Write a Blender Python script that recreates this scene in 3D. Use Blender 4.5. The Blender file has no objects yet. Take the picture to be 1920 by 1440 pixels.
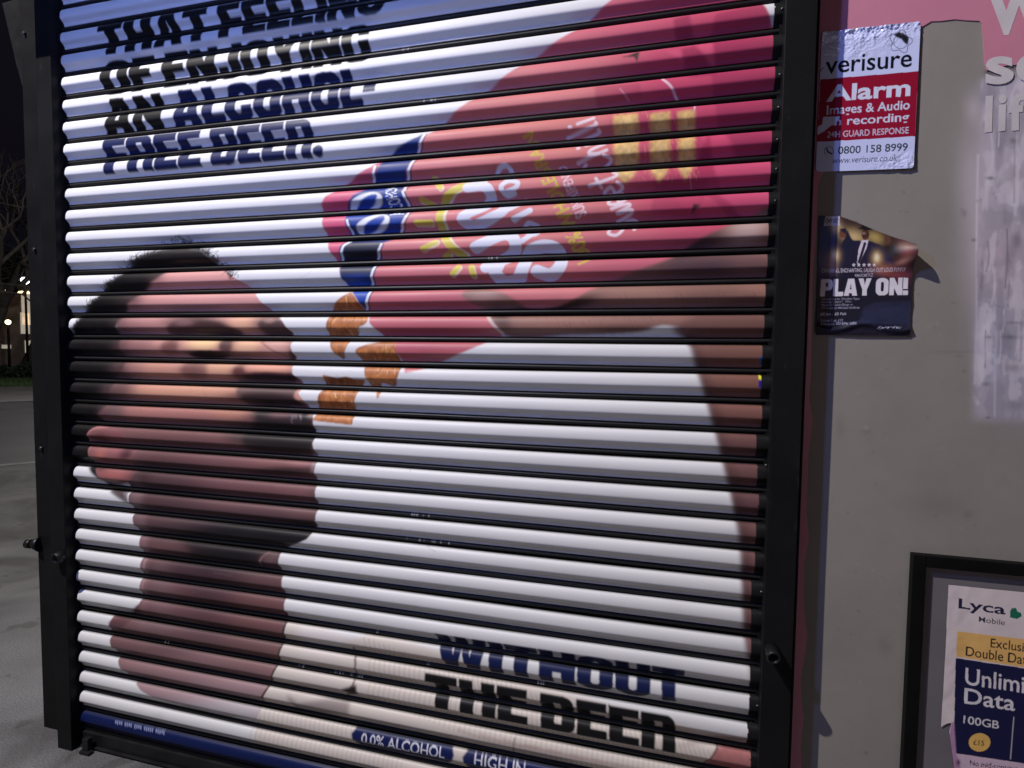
import bpy, bmesh, math, random
import numpy as np
from mathutils import Matrix, Vector
R = math.radians
random.seed(7)
rng = np.random.default_rng(11)
scene = bpy.context.scene
col = scene.collection

# ------------------------------------------------------------------ camera
GZ = 2.64                      # height of the topmost visible slat edge above the pavement
CAM = np.array([2.0849, -1.6177, -1.1630 + GZ])
YAW, PITCH, ROLL, FPX = 0.274204, -0.0555565, 0.0116088, 1109.8
def cam_axes():
    cy, sy = math.cos(YAW), math.sin(YAW)
    f = np.array([-sy * math.cos(PITCH), cy * math.cos(PITCH), math.sin(PITCH)])
    r0 = np.array([cy, sy, 0.0]); u0 = np.cross(r0, f)
    r = math.cos(ROLL) * r0 + math.sin(ROLL) * u0
    u = -math.sin(ROLL) * r0 + math.cos(ROLL) * u0
    return r, u, f
AR, AU, AF = cam_axes()
cd = bpy.data.cameras.new("camera"); cam = bpy.data.objects.new("camera", cd); col.objects.link(cam)
cd.sensor_width = 36.0; cd.lens = 36.0 * FPX / 1920.0; cd.clip_start = 0.02; cd.clip_end = 2000
m = Matrix.Identity(4)
for i in range(3):
    m[i][0], m[i][1], m[i][2], m[i][3] = AR[i], AU[i], -AF[i], CAM[i]
cam.matrix_world = m
scene.camera = cam

def at(px, py, y=0.0):
    "world point of a photo position on the vertical plane y"
    d = AF + (px - 960) / FPX * AR - (py - 720) / FPX * AU
    return CAM + (y - CAM[1]) / d[1] * d
def at_ground(px, py, z=0.0):
    d = AF + (px - 960) / FPX * AR - (py - 720) / FPX * AU
    return CAM + (z - CAM[2]) / d[2] * d
def at_dist(px, py, dist):
    d = AF + (px - 960) / FPX * AR - (py - 720) / FPX * AU
    return CAM + d * dist
def photo_xy(X, Y, Z):
    dx, dy, dz = X - CAM[0], Y - CAM[1], Z - CAM[2]
    w = dx * AF[0] + dy * AF[1] + dz * AF[2]
    return (960 + FPX * (dx * AR[0] + dy * AR[1] + dz * AR[2]) / w,
            720 - FPX * (dx * AU[0] + dy * AU[1] + dz * AU[2]) / w)

# ------------------------------------------------------------------ world and lamps (night street)
w = bpy.data.worlds.new("World"); scene.world = w; w.use_nodes = True
nt = w.node_tree; bg = nt.nodes["Background"]
sky = nt.nodes.new("ShaderNodeTexSky"); sky.sky_type = 'NISHITA'; sky.sun_disc = False
sky.sun_elevation = R(-4.0); sky.sun_rotation = R(120)
mixw = nt.nodes.new("ShaderNodeMix"); mixw.data_type = 'RGBA'; mixw.blend_type = 'ADD'
mixw.inputs[0].default_value = 1.0
mixw.inputs[7].default_value = (0.030, 0.028, 0.055, 1)
nt.links.new(sky.outputs[0], mixw.inputs[6]); nt.links.new(mixw.outputs[2], bg.inputs[0])
bg.inputs[1].default_value = 0.10

def lamp(name, loc, power, color, radius):
    d = bpy.data.lights.new(name, 'POINT'); d.energy = power; d.color = color; d.shadow_soft_size = radius
    o = bpy.data.objects.new(name, d); o.location = loc; col.objects.link(o); return o
lamp("street_lamp_light", (-0.82, -2.30, 2.93 + GZ), 1320, (1.0, 0.93, 0.86), 0.03)
lamp("neon_light", (0.60, -1.60, 0.16 + GZ), 70, (0.22, 0.34, 1.0), 0.08)
lamp("road_light", (CAM[0] - 0.824 * 17, CAM[1] + 0.566 * 17 + 3, 7.0), 1100, (1.0, 0.95, 0.92), 0.2)
lamp("fill_light", (3.6, -3.2, -1.0 + GZ), 15, (1.0, 0.70, 0.76), 0.3)  # added weak pink fill to lift the shaded parts; no real shopfront behind it

scene.view_settings.view_transform = 'Standard'; scene.view_settings.look = 'None'
scene.view_settings.exposure = 0.0; scene.view_settings.gamma = 1.0
scene.view_settings.use_curve_mapping = False

# ------------------------------------------------------------------ small helpers
def lin(c):
    c = np.asarray(c, float) / 255.0
    return np.where(c <= 0.04045, c / 12.92, ((c + 0.055) / 1.055) ** 2.4)

def principled(name, base=(0.5, 0.5, 0.5), rough=0.5, metallic=0.0, spec=0.5):
    m = bpy.data.materials.new(name); m.use_nodes = True
    b = m.node_tree.nodes["Principled BSDF"]
    b.inputs["Base Color"].default_value = (*base, 1); b.inputs["Roughness"].default_value = rough
    b.inputs["Metallic"].default_value = metallic
    b.inputs["Specular IOR Level"].default_value = spec
    return m
def noisy(name, c1, c2, scale, rough=0.5, bump=0.0, detail=6, metallic=0.0, bscale=None, spec=0.5, rvar=0.0):
    m = principled(name, c1, rough, metallic, spec); nt = m.node_tree; b = nt.nodes["Principled BSDF"]
    tc = nt.nodes.new("ShaderNodeTexCoord")
    n = nt.nodes.new("ShaderNodeTexNoise"); n.inputs["Scale"].default_value = scale; n.inputs["Detail"].default_value = detail
    nt.links.new(tc.outputs["Object"], n.inputs["Vector"])
    r = nt.nodes.new("ShaderNodeValToRGB")
    r.color_ramp.elements[0].position = 0.32; r.color_ramp.elements[0].color = (*c1, 1)
    r.color_ramp.elements[1].position = 0.68; r.color_ramp.elements[1].color = (*c2, 1)
    nt.links.new(n.outputs["Fac"], r.inputs[0]); nt.links.new(r.outputs[0], b.inputs["Base Color"])
    if rvar:
        mr = nt.nodes.new("ShaderNodeMapRange"); mr.inputs[3].default_value = rough - rvar; mr.inputs[4].default_value = rough + rvar
        nt.links.new(n.outputs["Fac"], mr.inputs[0]); nt.links.new(mr.outputs[0], b.inputs["Roughness"])
    if bump:
        n2 = nt.nodes.new("ShaderNodeTexNoise"); n2.inputs["Scale"].default_value = bscale or scale * 6; n2.inputs["Detail"].default_value = 8
        nt.links.new(tc.outputs["Object"], n2.inputs["Vector"])
        bp = nt.nodes.new("ShaderNodeBump"); bp.inputs["Strength"].default_value = bump; bp.inputs["Distance"].default_value = 0.004
        nt.links.new(n2.outputs["Fac"], bp.inputs["Height"]); nt.links.new(bp.outputs[0], b.inputs["Normal"])
    return m
def printed(name, rough=0.4, bump=0.0, bscale=300, spec=0.5):
    "material whose colour is the print carried by the mesh"
    m = principled(name, (0.8, 0.8, 0.8), rough, 0, spec); nt = m.node_tree; b = nt.nodes["Principled BSDF"]
    a = nt.nodes.new("ShaderNodeVertexColor"); a.layer_name = "print"
    nt.links.new(a.outputs[0], b.inputs["Base Color"])
    tc = nt.nodes.new("ShaderNodeTexCoord")
    n = nt.nodes.new("ShaderNodeTexNoise"); n.inputs["Scale"].default_value = 9; n.inputs["Detail"].default_value = 5
    nt.links.new(tc.outputs["Object"], n.inputs["Vector"])
    mr = nt.nodes.new("ShaderNodeMapRange"); mr.inputs[3].default_value = rough - 0.08; mr.inputs[4].default_value = rough + 0.12
    nt.links.new(n.outputs["Fac"], mr.inputs[0]); nt.links.new(mr.outputs[0], b.inputs["Roughness"])
    if bump:
        n2 = nt.nodes.new("ShaderNodeTexNoise"); n2.inputs["Scale"].default_value = bscale; n2.inputs["Detail"].default_value = 5
        nt.links.new(tc.outputs["Object"], n2.inputs["Vector"])
        bp = nt.nodes.new("ShaderNodeBump"); bp.inputs["Strength"].default_value = bump; bp.inputs["Distance"].default_value = 0.003
        nt.links.new(n2.outputs["Fac"], bp.inputs["Height"]); nt.links.new(bp.outputs[0], b.inputs["Normal"])
    return m

def tag(o, label=None, cat=None, group=None, kind=None):
    if label: o["label"] = label
    if cat: o["category"] = cat
    if group: o["group"] = group
    if kind: o["kind"] = kind
    return o
def empty(name, loc=(0, 0, 0)):
    o = bpy.data.objects.new(name, None); o.location = loc; o.empty_display_size = 0.1; col.objects.link(o); return o
def link(name, me, mat, parent=None):
    o = bpy.data.objects.new(name, me); col.objects.link(o)
    if mat: me.materials.append(mat)
    if parent:
        o.parent = parent
        if parent.parent is None: o.matrix_parent_inverse = Matrix.Translation(-Vector(parent.location))
    return o
class MB:
    def __init__(s): s.bm = bmesh.new()
    def box(s, a, b, bev=0.0):
        r = bmesh.ops.create_cube(s.bm, size=1.0)
        for v in r["verts"]:
            v.co = Vector([a[i] + (v.co[i] + 0.5) * (b[i] - a[i]) for i in range(3)])
        if bev:
            es = list({e for v in r["verts"] for e in v.link_edges})
            bmesh.ops.bevel(s.bm, geom=es, offset=bev, segments=2, affect='EDGES', profile=0.6)
        return s
    def tube(s, p, q, r1, r2=None, n=14, caps=True):
        p, q = Vector(p), Vector(q); r2 = r1 if r2 is None else r2
        d = (q - p); z = d.normalized(); x = z.orthogonal().normalized(); y = z.cross(x)
        A = [s.bm.verts.new(p + (x * math.cos(2 * math.pi * k / n) + y * math.sin(2 * math.pi * k / n)) * r1) for k in range(n)]
        B = [s.bm.verts.new(q + (x * math.cos(2 * math.pi * k / n) + y * math.sin(2 * math.pi * k / n)) * r2) for k in range(n)]
        for k in range(n):
            f = s.bm.faces.new((A[k], A[(k + 1) % n], B[(k + 1) % n], B[k])); f.smooth = True
        if caps: s.bm.faces.new(A[::-1]); s.bm.faces.new(B)
        return s
    def pipe(s, p, q, ro, ri, n=18):
        "hollow tube from p to q with an open mouth at q"
        p, q = Vector(p), Vector(q); d = (q - p); z = d.normalized(); x = z.orthogonal().normalized(); y = z.cross(x)
        ring = lambda c, r: [s.bm.verts.new(c + (x * math.cos(2 * math.pi * k / n) + y * math.sin(2 * math.pi * k / n)) * r) for k in range(n)]
        L = [ring(p, ro), ring(q - z * 0.003, ro), ring(q, ro - 0.002), ring(q, ri), ring(p + z * 0.004, ri)]
        for a, b in zip(L, L[1:]):
            for k in range(n):
                f = s.bm.faces.new((a[k], a[(k + 1) % n], b[(k + 1) % n], b[k])); f.smooth = True
        s.bm.faces.new(L[0][::-1]); s.bm.faces.new(L[-1]); return s
    def prism(s, pts, d):
        "polygon of 3D points thickened by vector d"
        A = [s.bm.verts.new(Vector(p)) for p in pts]; B = [s.bm.verts.new(Vector(p) + Vector(d)) for p in pts]
        s.bm.faces.new(A); s.bm.faces.new(B[::-1]); n = len(A)
        for k in range(n): s.bm.faces.new((A[k], B[k], B[(k + 1) % n], A[(k + 1) % n]))
        bmesh.ops.recalc_face_normals(s.bm, faces=s.bm.faces); return s
    def build(s, name, mat, parent=None):
        me = bpy.data.meshes.new(name); bmesh.ops.recalc_face_normals(s.bm, faces=s.bm.faces)
        s.bm.to_mesh(me); s.bm.free(); return link(name, me, mat, parent)

def grid_mesh(name, P, C=None, keep=None, smooth=True):
    "P: (rows, cols, 3) points; C: (rows, cols, 3) linear colours; keep: (rows-1, cols-1) faces kept"
    nr, nc = P.shape[:2]
    idx = np.arange(nr * nc).reshape(nr, nc)
    q = np.stack([idx[:-1, :-1], idx[1:, :-1], idx[1:, 1:], idx[:-1, 1:]], -1)
    q = q.reshape(-1, 4) if keep is None else q[keep]
    V = P.reshape(-1, 3); Cc = None if C is None else C.reshape(-1, 3)
    if keep is not None:
        used = np.unique(q); mp = np.zeros(nr * nc, int); mp[used] = np.arange(len(used))
        q = mp[q]; V = V[used]; Cc = None if Cc is None else Cc[used]
    me = bpy.data.meshes.new(name)
    me.vertices.add(len(V)); me.vertices.foreach_set("co", V.astype(np.float32).ravel())
    me.loops.add(q.size); me.loops.foreach_set("vertex_index", q.astype(np.int32).ravel())
    me.polygons.add(len(q)); me.polygons.foreach_set("loop_start", np.arange(0, q.size, 4, dtype=np.int32))
    me.polygons.foreach_set("loop_total", np.full(len(q), 4, np.int32))
    me.polygons.foreach_set("use_smooth", np.full(len(q), smooth, bool))
    if Cc is not None:
        at_ = me.color_attributes.new("print", 'FLOAT_COLOR', 'POINT')
        at_.data.foreach_set("color", np.concatenate([Cc, np.ones((len(Cc), 1))], 1).astype(np.float32).ravel())
    me.update(calc_edges=True)
    return me

def vnoise(shape, cell, seed=0, octaves=3):
    "smooth value noise 0..1"
    g = np.random.default_rng(seed); out = np.zeros(shape); amp = 1.0; tot = 0
    for o in range(octaves):
        cy, cx = (cell if isinstance(cell, tuple) else (cell, cell)); cy = max(cy / 2 ** o, 1); cx = max(cx / 2 ** o, 1)
        ny, nx = int(shape[0] / cy) + 3, int(shape[1] / cx) + 3
        t = g.random((ny, nx))
        y = np.arange(shape[0]) / cy; x = np.arange(shape[1]) / cx
        y0, x0 = y.astype(int), x.astype(int); fy, fx = y - y0, x - x0
        fy = fy * fy * (3 - 2 * fy); fx = fx * fx * (3 - 2 * fx)
        a = t[np.ix_(y0, x0)]; b = t[np.ix_(y0, x0 + 1)]; c = t[np.ix_(y0 + 1, x0)]; d = t[np.ix_(y0 + 1, x0 + 1)]
        out += amp * ((a * (1 - fx) + b * fx) * (1 - fy[:, None]) + (c * (1 - fx) + d * fx) * fy[:, None])
        tot += amp; amp *= 0.5
    return out / tot

# ------------------------------------------------------------------ lettering outlines
def rrect(x0, y0, x1, y1, r, n=6):
    pts = []
    for cx, cy, a in ((x1 - r, y0 + r, -90), (x1 - r, y1 - r, 0), (x0 + r, y1 - r, 90), (x0 + r, y0 + r, 180)):
        for k in range(n + 1):
            t = R(a + 90 * k / n); pts.append((cx + r * math.cos(t), cy + r * math.sin(t)))
    return pts
def rc(x0, y0, x1, y1): return [(x0, y0), (x1, y0), (x1, y1), (x0, y1)]
HEAVY = {  # width, added outlines, removed outlines
 'T': (7, [rc(0, 7.5, 7, 10), rc(2, 0, 5, 10)], []),
 'H': (7.8, [rc(0, 0, 3, 10), rc(4.8, 0, 7.8, 10), rc(0, 3.8, 7.8, 6.2)], []),
 'A': (8.2, [[(0, 0), (2.2, 10), (6, 10), (8.2, 0), (5.2, 0), (4.9, 1.7), (3.3, 1.7), (3, 0)]], [[(3.6, 3.7), (4.6, 3.7), (4.1, 7.6)]]),
 'F': (6.4, [rc(0, 0, 3, 10), rc(0, 7.6, 6.4, 10), rc(0, 3.7, 6, 6)], []),
 'E': (6.6, [rc(0, 0, 3, 10), rc(0, 7.6, 6.6, 10), rc(0, 3.9, 6.2, 6.1), rc(0, 0, 6.6, 2.4)], []),
 'L': (6.2, [rc(0, 0, 3, 10), rc(0, 0, 6.2, 2.5)], []),
 'I': (3, [rc(0, 0, 3, 10)], []),
 'N': (8, [rc(0, 0, 2.8, 10), rc(5.2, 0, 8, 10), [(0, 10), (2.9, 10), (8, 0), (5.1, 0)]], []),
 'G': (7.8, [rrect(0, 0, 7.8, 10, 2.8)], [rrect(3, 2.3, 4.8, 7.7, 0.8), rc(4.6, 5.3, 8, 6.5)]),
 'O': (7.8, [rrect(0, 0, 7.8, 10, 2.8)], [rrect(3, 2.2, 4.8, 7.8, 0.85)]),
 'J': (6.4, [rc(3.4, 3, 6.4, 10), rrect(0, 0, 6.4, 6, 2.6)], [rc(2.7, 2.3, 3.4, 6.2), rc(-0.1, 3.8, 2.8, 6.2)]),
 'Y': (8, [[(0, 10), (3.1, 10), (4, 6.4), (4.9, 10), (8, 10), (5.5, 3.8), (5.5, 0), (2.5, 0), (2.5, 3.8)]], []),
 'C': (7.6, [rrect(0, 0, 7.6, 10, 2.8)], [rrect(3, 2.2, 4.7, 7.8, 0.8), rc(4.3, 4, 8, 6)]),
 'B': (7.5, [rrect(0, 0, 7.5, 5.6, 2.1), rrect(0, 4.4, 7.3, 10, 2.1), rc(0, 0, 3, 10)], [rc(3, 2.1, 4.5, 4.1), rc(3, 5.9, 4.4, 7.9)]),
 'R': (7.5, [rrect(0, 3.8, 7.5, 10, 2.2), rc(0, 0, 3, 10), rc(4.6, 0, 7.5, 4.8)], [rc(3, 5.9, 4.6, 7.9), rc(3, -0.1, 4.6, 4.0)]),
 'U': (7.6, [rrect(0, 0, 7.6, 10, 2.8), rc(0, 3, 3, 10), rc(4.6, 3, 7.6, 10)], [rrect(3, 2.3, 4.6, 14, 0.75)]),
 'W': (11, [[(0, 10), (2.9, 10), (3.7, 4), (4.3, 10), (6.7, 10), (7.3, 4), (8.1, 10), (11, 10), (9.3, 0), (6.4, 0), (5.5, 5.5), (4.6, 0), (1.7, 0)]], []),
 'P': (7.4, [rrect(0, 3.4, 7.4, 10, 2.4), rc(0, 0, 3, 10)], [rc(3, 5.5, 4.5, 7.8)]),
 '!': (3, [rc(0, 3.4, 3, 10), rc(0, 0, 3, 2.6)], []),
 '-': (3.4, [rc(0, 3.7, 3.4, 6)], []),
 '.': (3, [rrect(0, 0, 3, 3, 1.5)], []),
}
def heavy_word(s, gap=0.42, space=2.4):
    "list of (add, sub) outline lists, total width"
    x = 0; out = []
    for ch in s:
        if ch == ' ': x += space; continue
        wd, add, sub = HEAVY[ch]
        out.append(([[(px + x, py) for px, py in p] for p in add], [[(px + x, py) for px, py in p] for p in sub]))
        x += wd + gap
    return out, x - gap
def font_tris(s, bold=0.0, shear=0.0, spacing=1.0):
    "triangles of a line of text in the built-in font and its bounding box"
    cu = bpy.data.curves.new("line", 'FONT'); cu.body = s; cu.offset = bold; cu.shear = shear; cu.space_character = spacing
    cu.resolution_u = 4
    ob = bpy.data.objects.new("line", cu); col.objects.link(ob)
    dg = bpy.context.evaluated_depsgraph_get(); dg.update()
    me = bpy.data.meshes.new_from_object(ob.evaluated_get(dg))
    me.calc_loop_triangles()
    V = np.array([v.co[:2] for v in me.vertices]) if len(me.vertices) else np.zeros((1, 2))
    T = np.array([t.vertices[:] for t in me.loop_triangles], int) if len(me.loop_triangles) else np.zeros((0, 3), int)
    bpy.data.objects.remove(ob); bpy.data.curves.remove(cu); bpy.data.meshes.remove(me)
    return V, T, V.min(0), V.max(0)

# ------------------------------------------------------------------ painting a print
def smooth_path(pts, n=6, closed=True):
    P = np.array(pts, float); out = []; N = len(P)
    for i in range(N if closed else N - 1):
        if closed: p0, p1, p2, p3 = P[i - 1], P[i], P[(i + 1) % N], P[(i + 2) % N]
        else: p0, p1, p2, p3 = P[max(i - 1, 0)], P[i], P[i + 1], P[min(i + 2, N - 1)]
        for k in range(n):
            t = k / n
            out.append(0.5 * ((2 * p1) + (-p0 + p2) * t + (2 * p0 - 5 * p1 + 4 * p2 - p3) * t * t + (-p0 + 3 * p1 - 3 * p2 + p3) * t ** 3))
    if not closed: out.append(P[-1])
    return np.array(out)
def box_blur(a, r):
    if r < 1: return a
    for ax in (0, 1):
        c = np.cumsum(np.pad(a, [(r + 1, r) if k == ax else (0, 0) for k in (0, 1)], mode='edge'), axis=ax)
        n = a.shape[ax]
        hi = np.take(c, np.arange(2 * r + 1, 2 * r + 1 + n), axis=ax); lo = np.take(c, np.arange(0, n), axis=ax)
        a = (hi - lo) / (2 * r + 1)
    return a
class Canvas:
    "a flat print on the plane y=y0; shapes are given as photo positions and laid out on that plane"
    def __init__(s, x0, x1, z0, z1, y0, res, gain=1.08):
        s.x0, s.z1, s.res, s.gain = x0, z1, res, gain
        s.nx = int((x1 - x0) / res) + 1; s.nz = int((z1 - z0) / res) + 1
        s.y0 = y0
        X, Z = np.meshgrid(x0 + np.arange(s.nx) * res, z1 - np.arange(s.nz) * res)
        s.PX, s.PY = photo_xy(X, y0, Z)
        s.C = np.zeros((s.nz, s.nx, 3))
    def c(s, rgb): return lin(rgb) * s.gain
    def box(s, pts, pad):
        W = np.array([at(p[0], p[1], s.y0) for p in pts])
        i0 = int((W[:, 0].min() - s.x0) / s.res) - pad; i1 = int((W[:, 0].max() - s.x0) / s.res) + pad + 2
        j0 = int((s.z1 - W[:, 2].max()) / s.res) - pad; j1 = int((s.z1 - W[:, 2].min()) / s.res) + pad + 2
        i0, i1, j0, j1 = max(i0, 0), min(i1, s.nx), max(j0, 0), min(j1, s.nz)
        return (i0, i1, j0, j1) if i1 > i0 and j1 > j0 else None
    def inside(s, pts, b):
        i0, i1, j0, j1 = b; X = s.PX[j0:j1, i0:i1]; Y = s.PY[j0:j1, i0:i1]
        m = np.zeros(X.shape, bool); P = np.asarray(pts, float); Q = np.roll(P, -1, 0)
        for (ax, ay), (bx, by) in zip(P, Q):
            if ay == by: continue
            m ^= ((ay > Y) != (by > Y)) & (X < (bx - ax) * (Y - ay) / (by - ay) + ax)
        return m
    def blend(s, b, a, rgb, tex=None):
        i0, i1, j0, j1 = b; c = s.c(rgb)
        if tex is not None: c = c * tex[..., None]
        a = a[..., None]; s.C[j0:j1, i0:i1] = s.C[j0:j1, i0:i1] * (1 - a) + c * a
    def fill(s, pts, rgb, blur=1, alpha=1.0, smooth=False, tex=0.0, cell=6, seed=1, clip=None):
        if smooth: pts = smooth_path(pts)
        b = s.box(pts, 3 * blur + 2)
        if b is None: return
        a = s.inside(pts, b).astype(float)
        for _ in range(2): a = box_blur(a, blur)
        if clip is not None: a = a * clip[b[2]:b[3], b[0]:b[1]]
        t = None
        if tex: t = 1 + tex * (vnoise(a.shape, cell, seed, 3) - 0.5) * 2
        s.blend(b, a * alpha, rgb, t)
    def mask(s, pts, blur=1, smooth=False):
        if smooth: pts = smooth_path(pts)
        b = s.box(pts, 3 * blur + 2); M = np.zeros((s.nz, s.nx))
        a = s.inside(pts, b).astype(float)
        for _ in range(2): a = box_blur(a, blur)
        M[b[2]:b[3], b[0]:b[1]] = a; return M
    def blob(s, cx, cy, rx, ry, rgb, alpha=1.0, ang=0.0, p=1.0, clip=None):
        e = 2.6; b = s.box([(cx - rx * e, cy - ry * e - rx * .6), (cx + rx * e, cy - ry * e - rx * .6), (cx + rx * e, cy + ry * e + rx * .6), (cx - rx * e, cy + ry * e + rx * .6)], 2)
        if b is None: return
        i0, i1, j0, j1 = b; X = s.PX[j0:j1, i0:i1] - cx; Y = s.PY[j0:j1, i0:i1] - cy; t = R(ang)
        u = (X * math.cos(t) + Y * math.sin(t)) / rx; v = (-X * math.sin(t) + Y * math.cos(t)) / ry
        a = np.exp(-((u * u + v * v) ** p)) * alpha
        if clip is not None: a = a * clip[j0:j1, i0:i1]
        s.blend(b, a, rgb)
    def stroke(s, pts, wid, rgb, alpha=1.0, soft=1.0, smooth=False, taper=False, clip=None):
        P = smooth_path(pts, 5, False) if smooth else np.array(pts, float)
        b = s.box(P, int(wid + soft) + 4)
        if b is None: return
        i0, i1, j0, j1 = b; X = s.PX[j0:j1, i0:i1]; Y = s.PY[j0:j1, i0:i1]; a = np.zeros(X.shape)
        n = len(P) - 1
        for k in range(n):
            (ax, ay), (bx, by) = P[k], P[k + 1]; dx, dy = bx - ax, by - ay; L = dx * dx + dy * dy + 1e-9
            t = np.clip(((X - ax) * dx + (Y - ay) * dy) / L, 0, 1)
            d = np.hypot(X - ax - t * dx, Y - ay - t * dy)
            wd = wid * (1 - 0.85 * (k + t) / n) if taper else wid
            a = np.maximum(a, np.clip((wd / 2 - d) / soft + 0.5, 0, 1))
        if clip is not None: a = a * clip[j0:j1, i0:i1]
        s.blend(b, a * alpha, rgb)
    def quadmap(s, q):
        TL, TR, BR, BL = [np.array(p, float) for p in q]
        return lambda u, v: (BL * (1 - u) + BR * u) * (1 - v) + (TL * (1 - u) + TR * u) * v
    def heavy(s, text, q, colors, blur=1, total=None, alpha=1.0):
        gl, W = heavy_word(text) if total is None else total
        f = s.quadmap(q)
        for k, (add, sub) in enumerate(gl):
            c = colors if isinstance(colors[0], int) else colors[k]
            mp = lambda p: [tuple(f(x / W, y / 10)) for x, y in dens(p)]
            A = [mp(p) for p in add]; S = [mp(p) for p in sub]
            b = s.box([pt for p in A for pt in p], 4)
            if b is None: continue
            a = np.zeros((b[3] - b[2], b[1] - b[0]), bool)
            for p in A: a |= s.inside(p, b)
            for p in S: a &= ~s.inside(p, b)
            a = a.astype(float)
            for _ in range(1): a = box_blur(a, blur)
            s.blend(b, a * alpha, c)
    def text(s, body, q, rgb, bold=0.0, shear=0.0, alpha=1.0, blur=0, spacing=1.0, fade=None):
        V, T, lo, hi = font_tris(body, bold, shear, spacing); f = s.quadmap(q)
        U = (V - lo) / np.maximum(hi - lo, 1e-6)
        Pm = np.array([f(u, v) for u, v in U])
        b = s.box(Pm, 3)
        if b is None: return
        i0, i1, j0, j1 = b; a = np.zeros((j1 - j0, i1 - i0))
        for t in T:
            tri = Pm[t]; bb = s.box(tri, 1)
            if bb is None: continue
            X = s.PX[bb[2]:bb[3], bb[0]:bb[1]]; Y = s.PY[bb[2]:bb[3], bb[0]:bb[1]]
            (ax, ay), (bx, by), (cx, cy) = tri
            e0 = (bx - ax) * (Y - ay) - (by - ay) * (X - ax); e1 = (cx - bx) * (Y - by) - (cy - by) * (X - bx); e2 = (ax - cx) * (Y - cy) - (ay - cy) * (X - cx)
            k = ((e0 >= 0) & (e1 >= 0) & (e2 >= 0)) | ((e0 <= 0) & (e1 <= 0) & (e2 <= 0))
            a[bb[2] - j0:bb[3] - j0, bb[0] - i0:bb[1] - i0] = np.maximum(a[bb[2] - j0:bb[3] - j0, bb[0] - i0:bb[1] - i0], k)
        a = box_blur(a, blur) if blur else a
        if fade is not None: a = a * fade[j0:j1, i0:i1]
        s.blend(b, a * alpha, rgb)
    def sample(s, X, Z):
        i = np.clip((X - s.x0) / s.res, 0, s.nx - 1.001); j = np.clip((s.z1 - Z) / s.res, 0, s.nz - 1.001)
        i0, j0 = i.astype(int), j.astype(int); fi, fj = (i - i0)[..., None], (j - j0)[..., None]
        C = s.C
        return (C[j0, i0] * (1 - fi) + C[j0, i0 + 1] * fi) * (1 - fj) + (C[j0 + 1, i0] * (1 - fi) + C[j0 + 1, i0 + 1] * fi) * fj
def dens(p, n=4):
    out = []
    for (ax, ay), (bx, by) in zip(p, p[1:] + p[:1]):
        for k in range(n): out.append((ax + (bx - ax) * k / n, ay + (by - ay) * k / n))
    return out
def ell(cx, cy, rx, ry, ang=0, n=28):
    t = R(ang)
    return [(cx + rx * math.cos(a) * math.cos(t) - ry * math.sin(a) * math.sin(t), cy + rx * math.cos(a) * math.sin(t) + ry * math.sin(a) * math.cos(t)) for a in [2 * math.pi * k / n for k in range(n)]]

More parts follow.
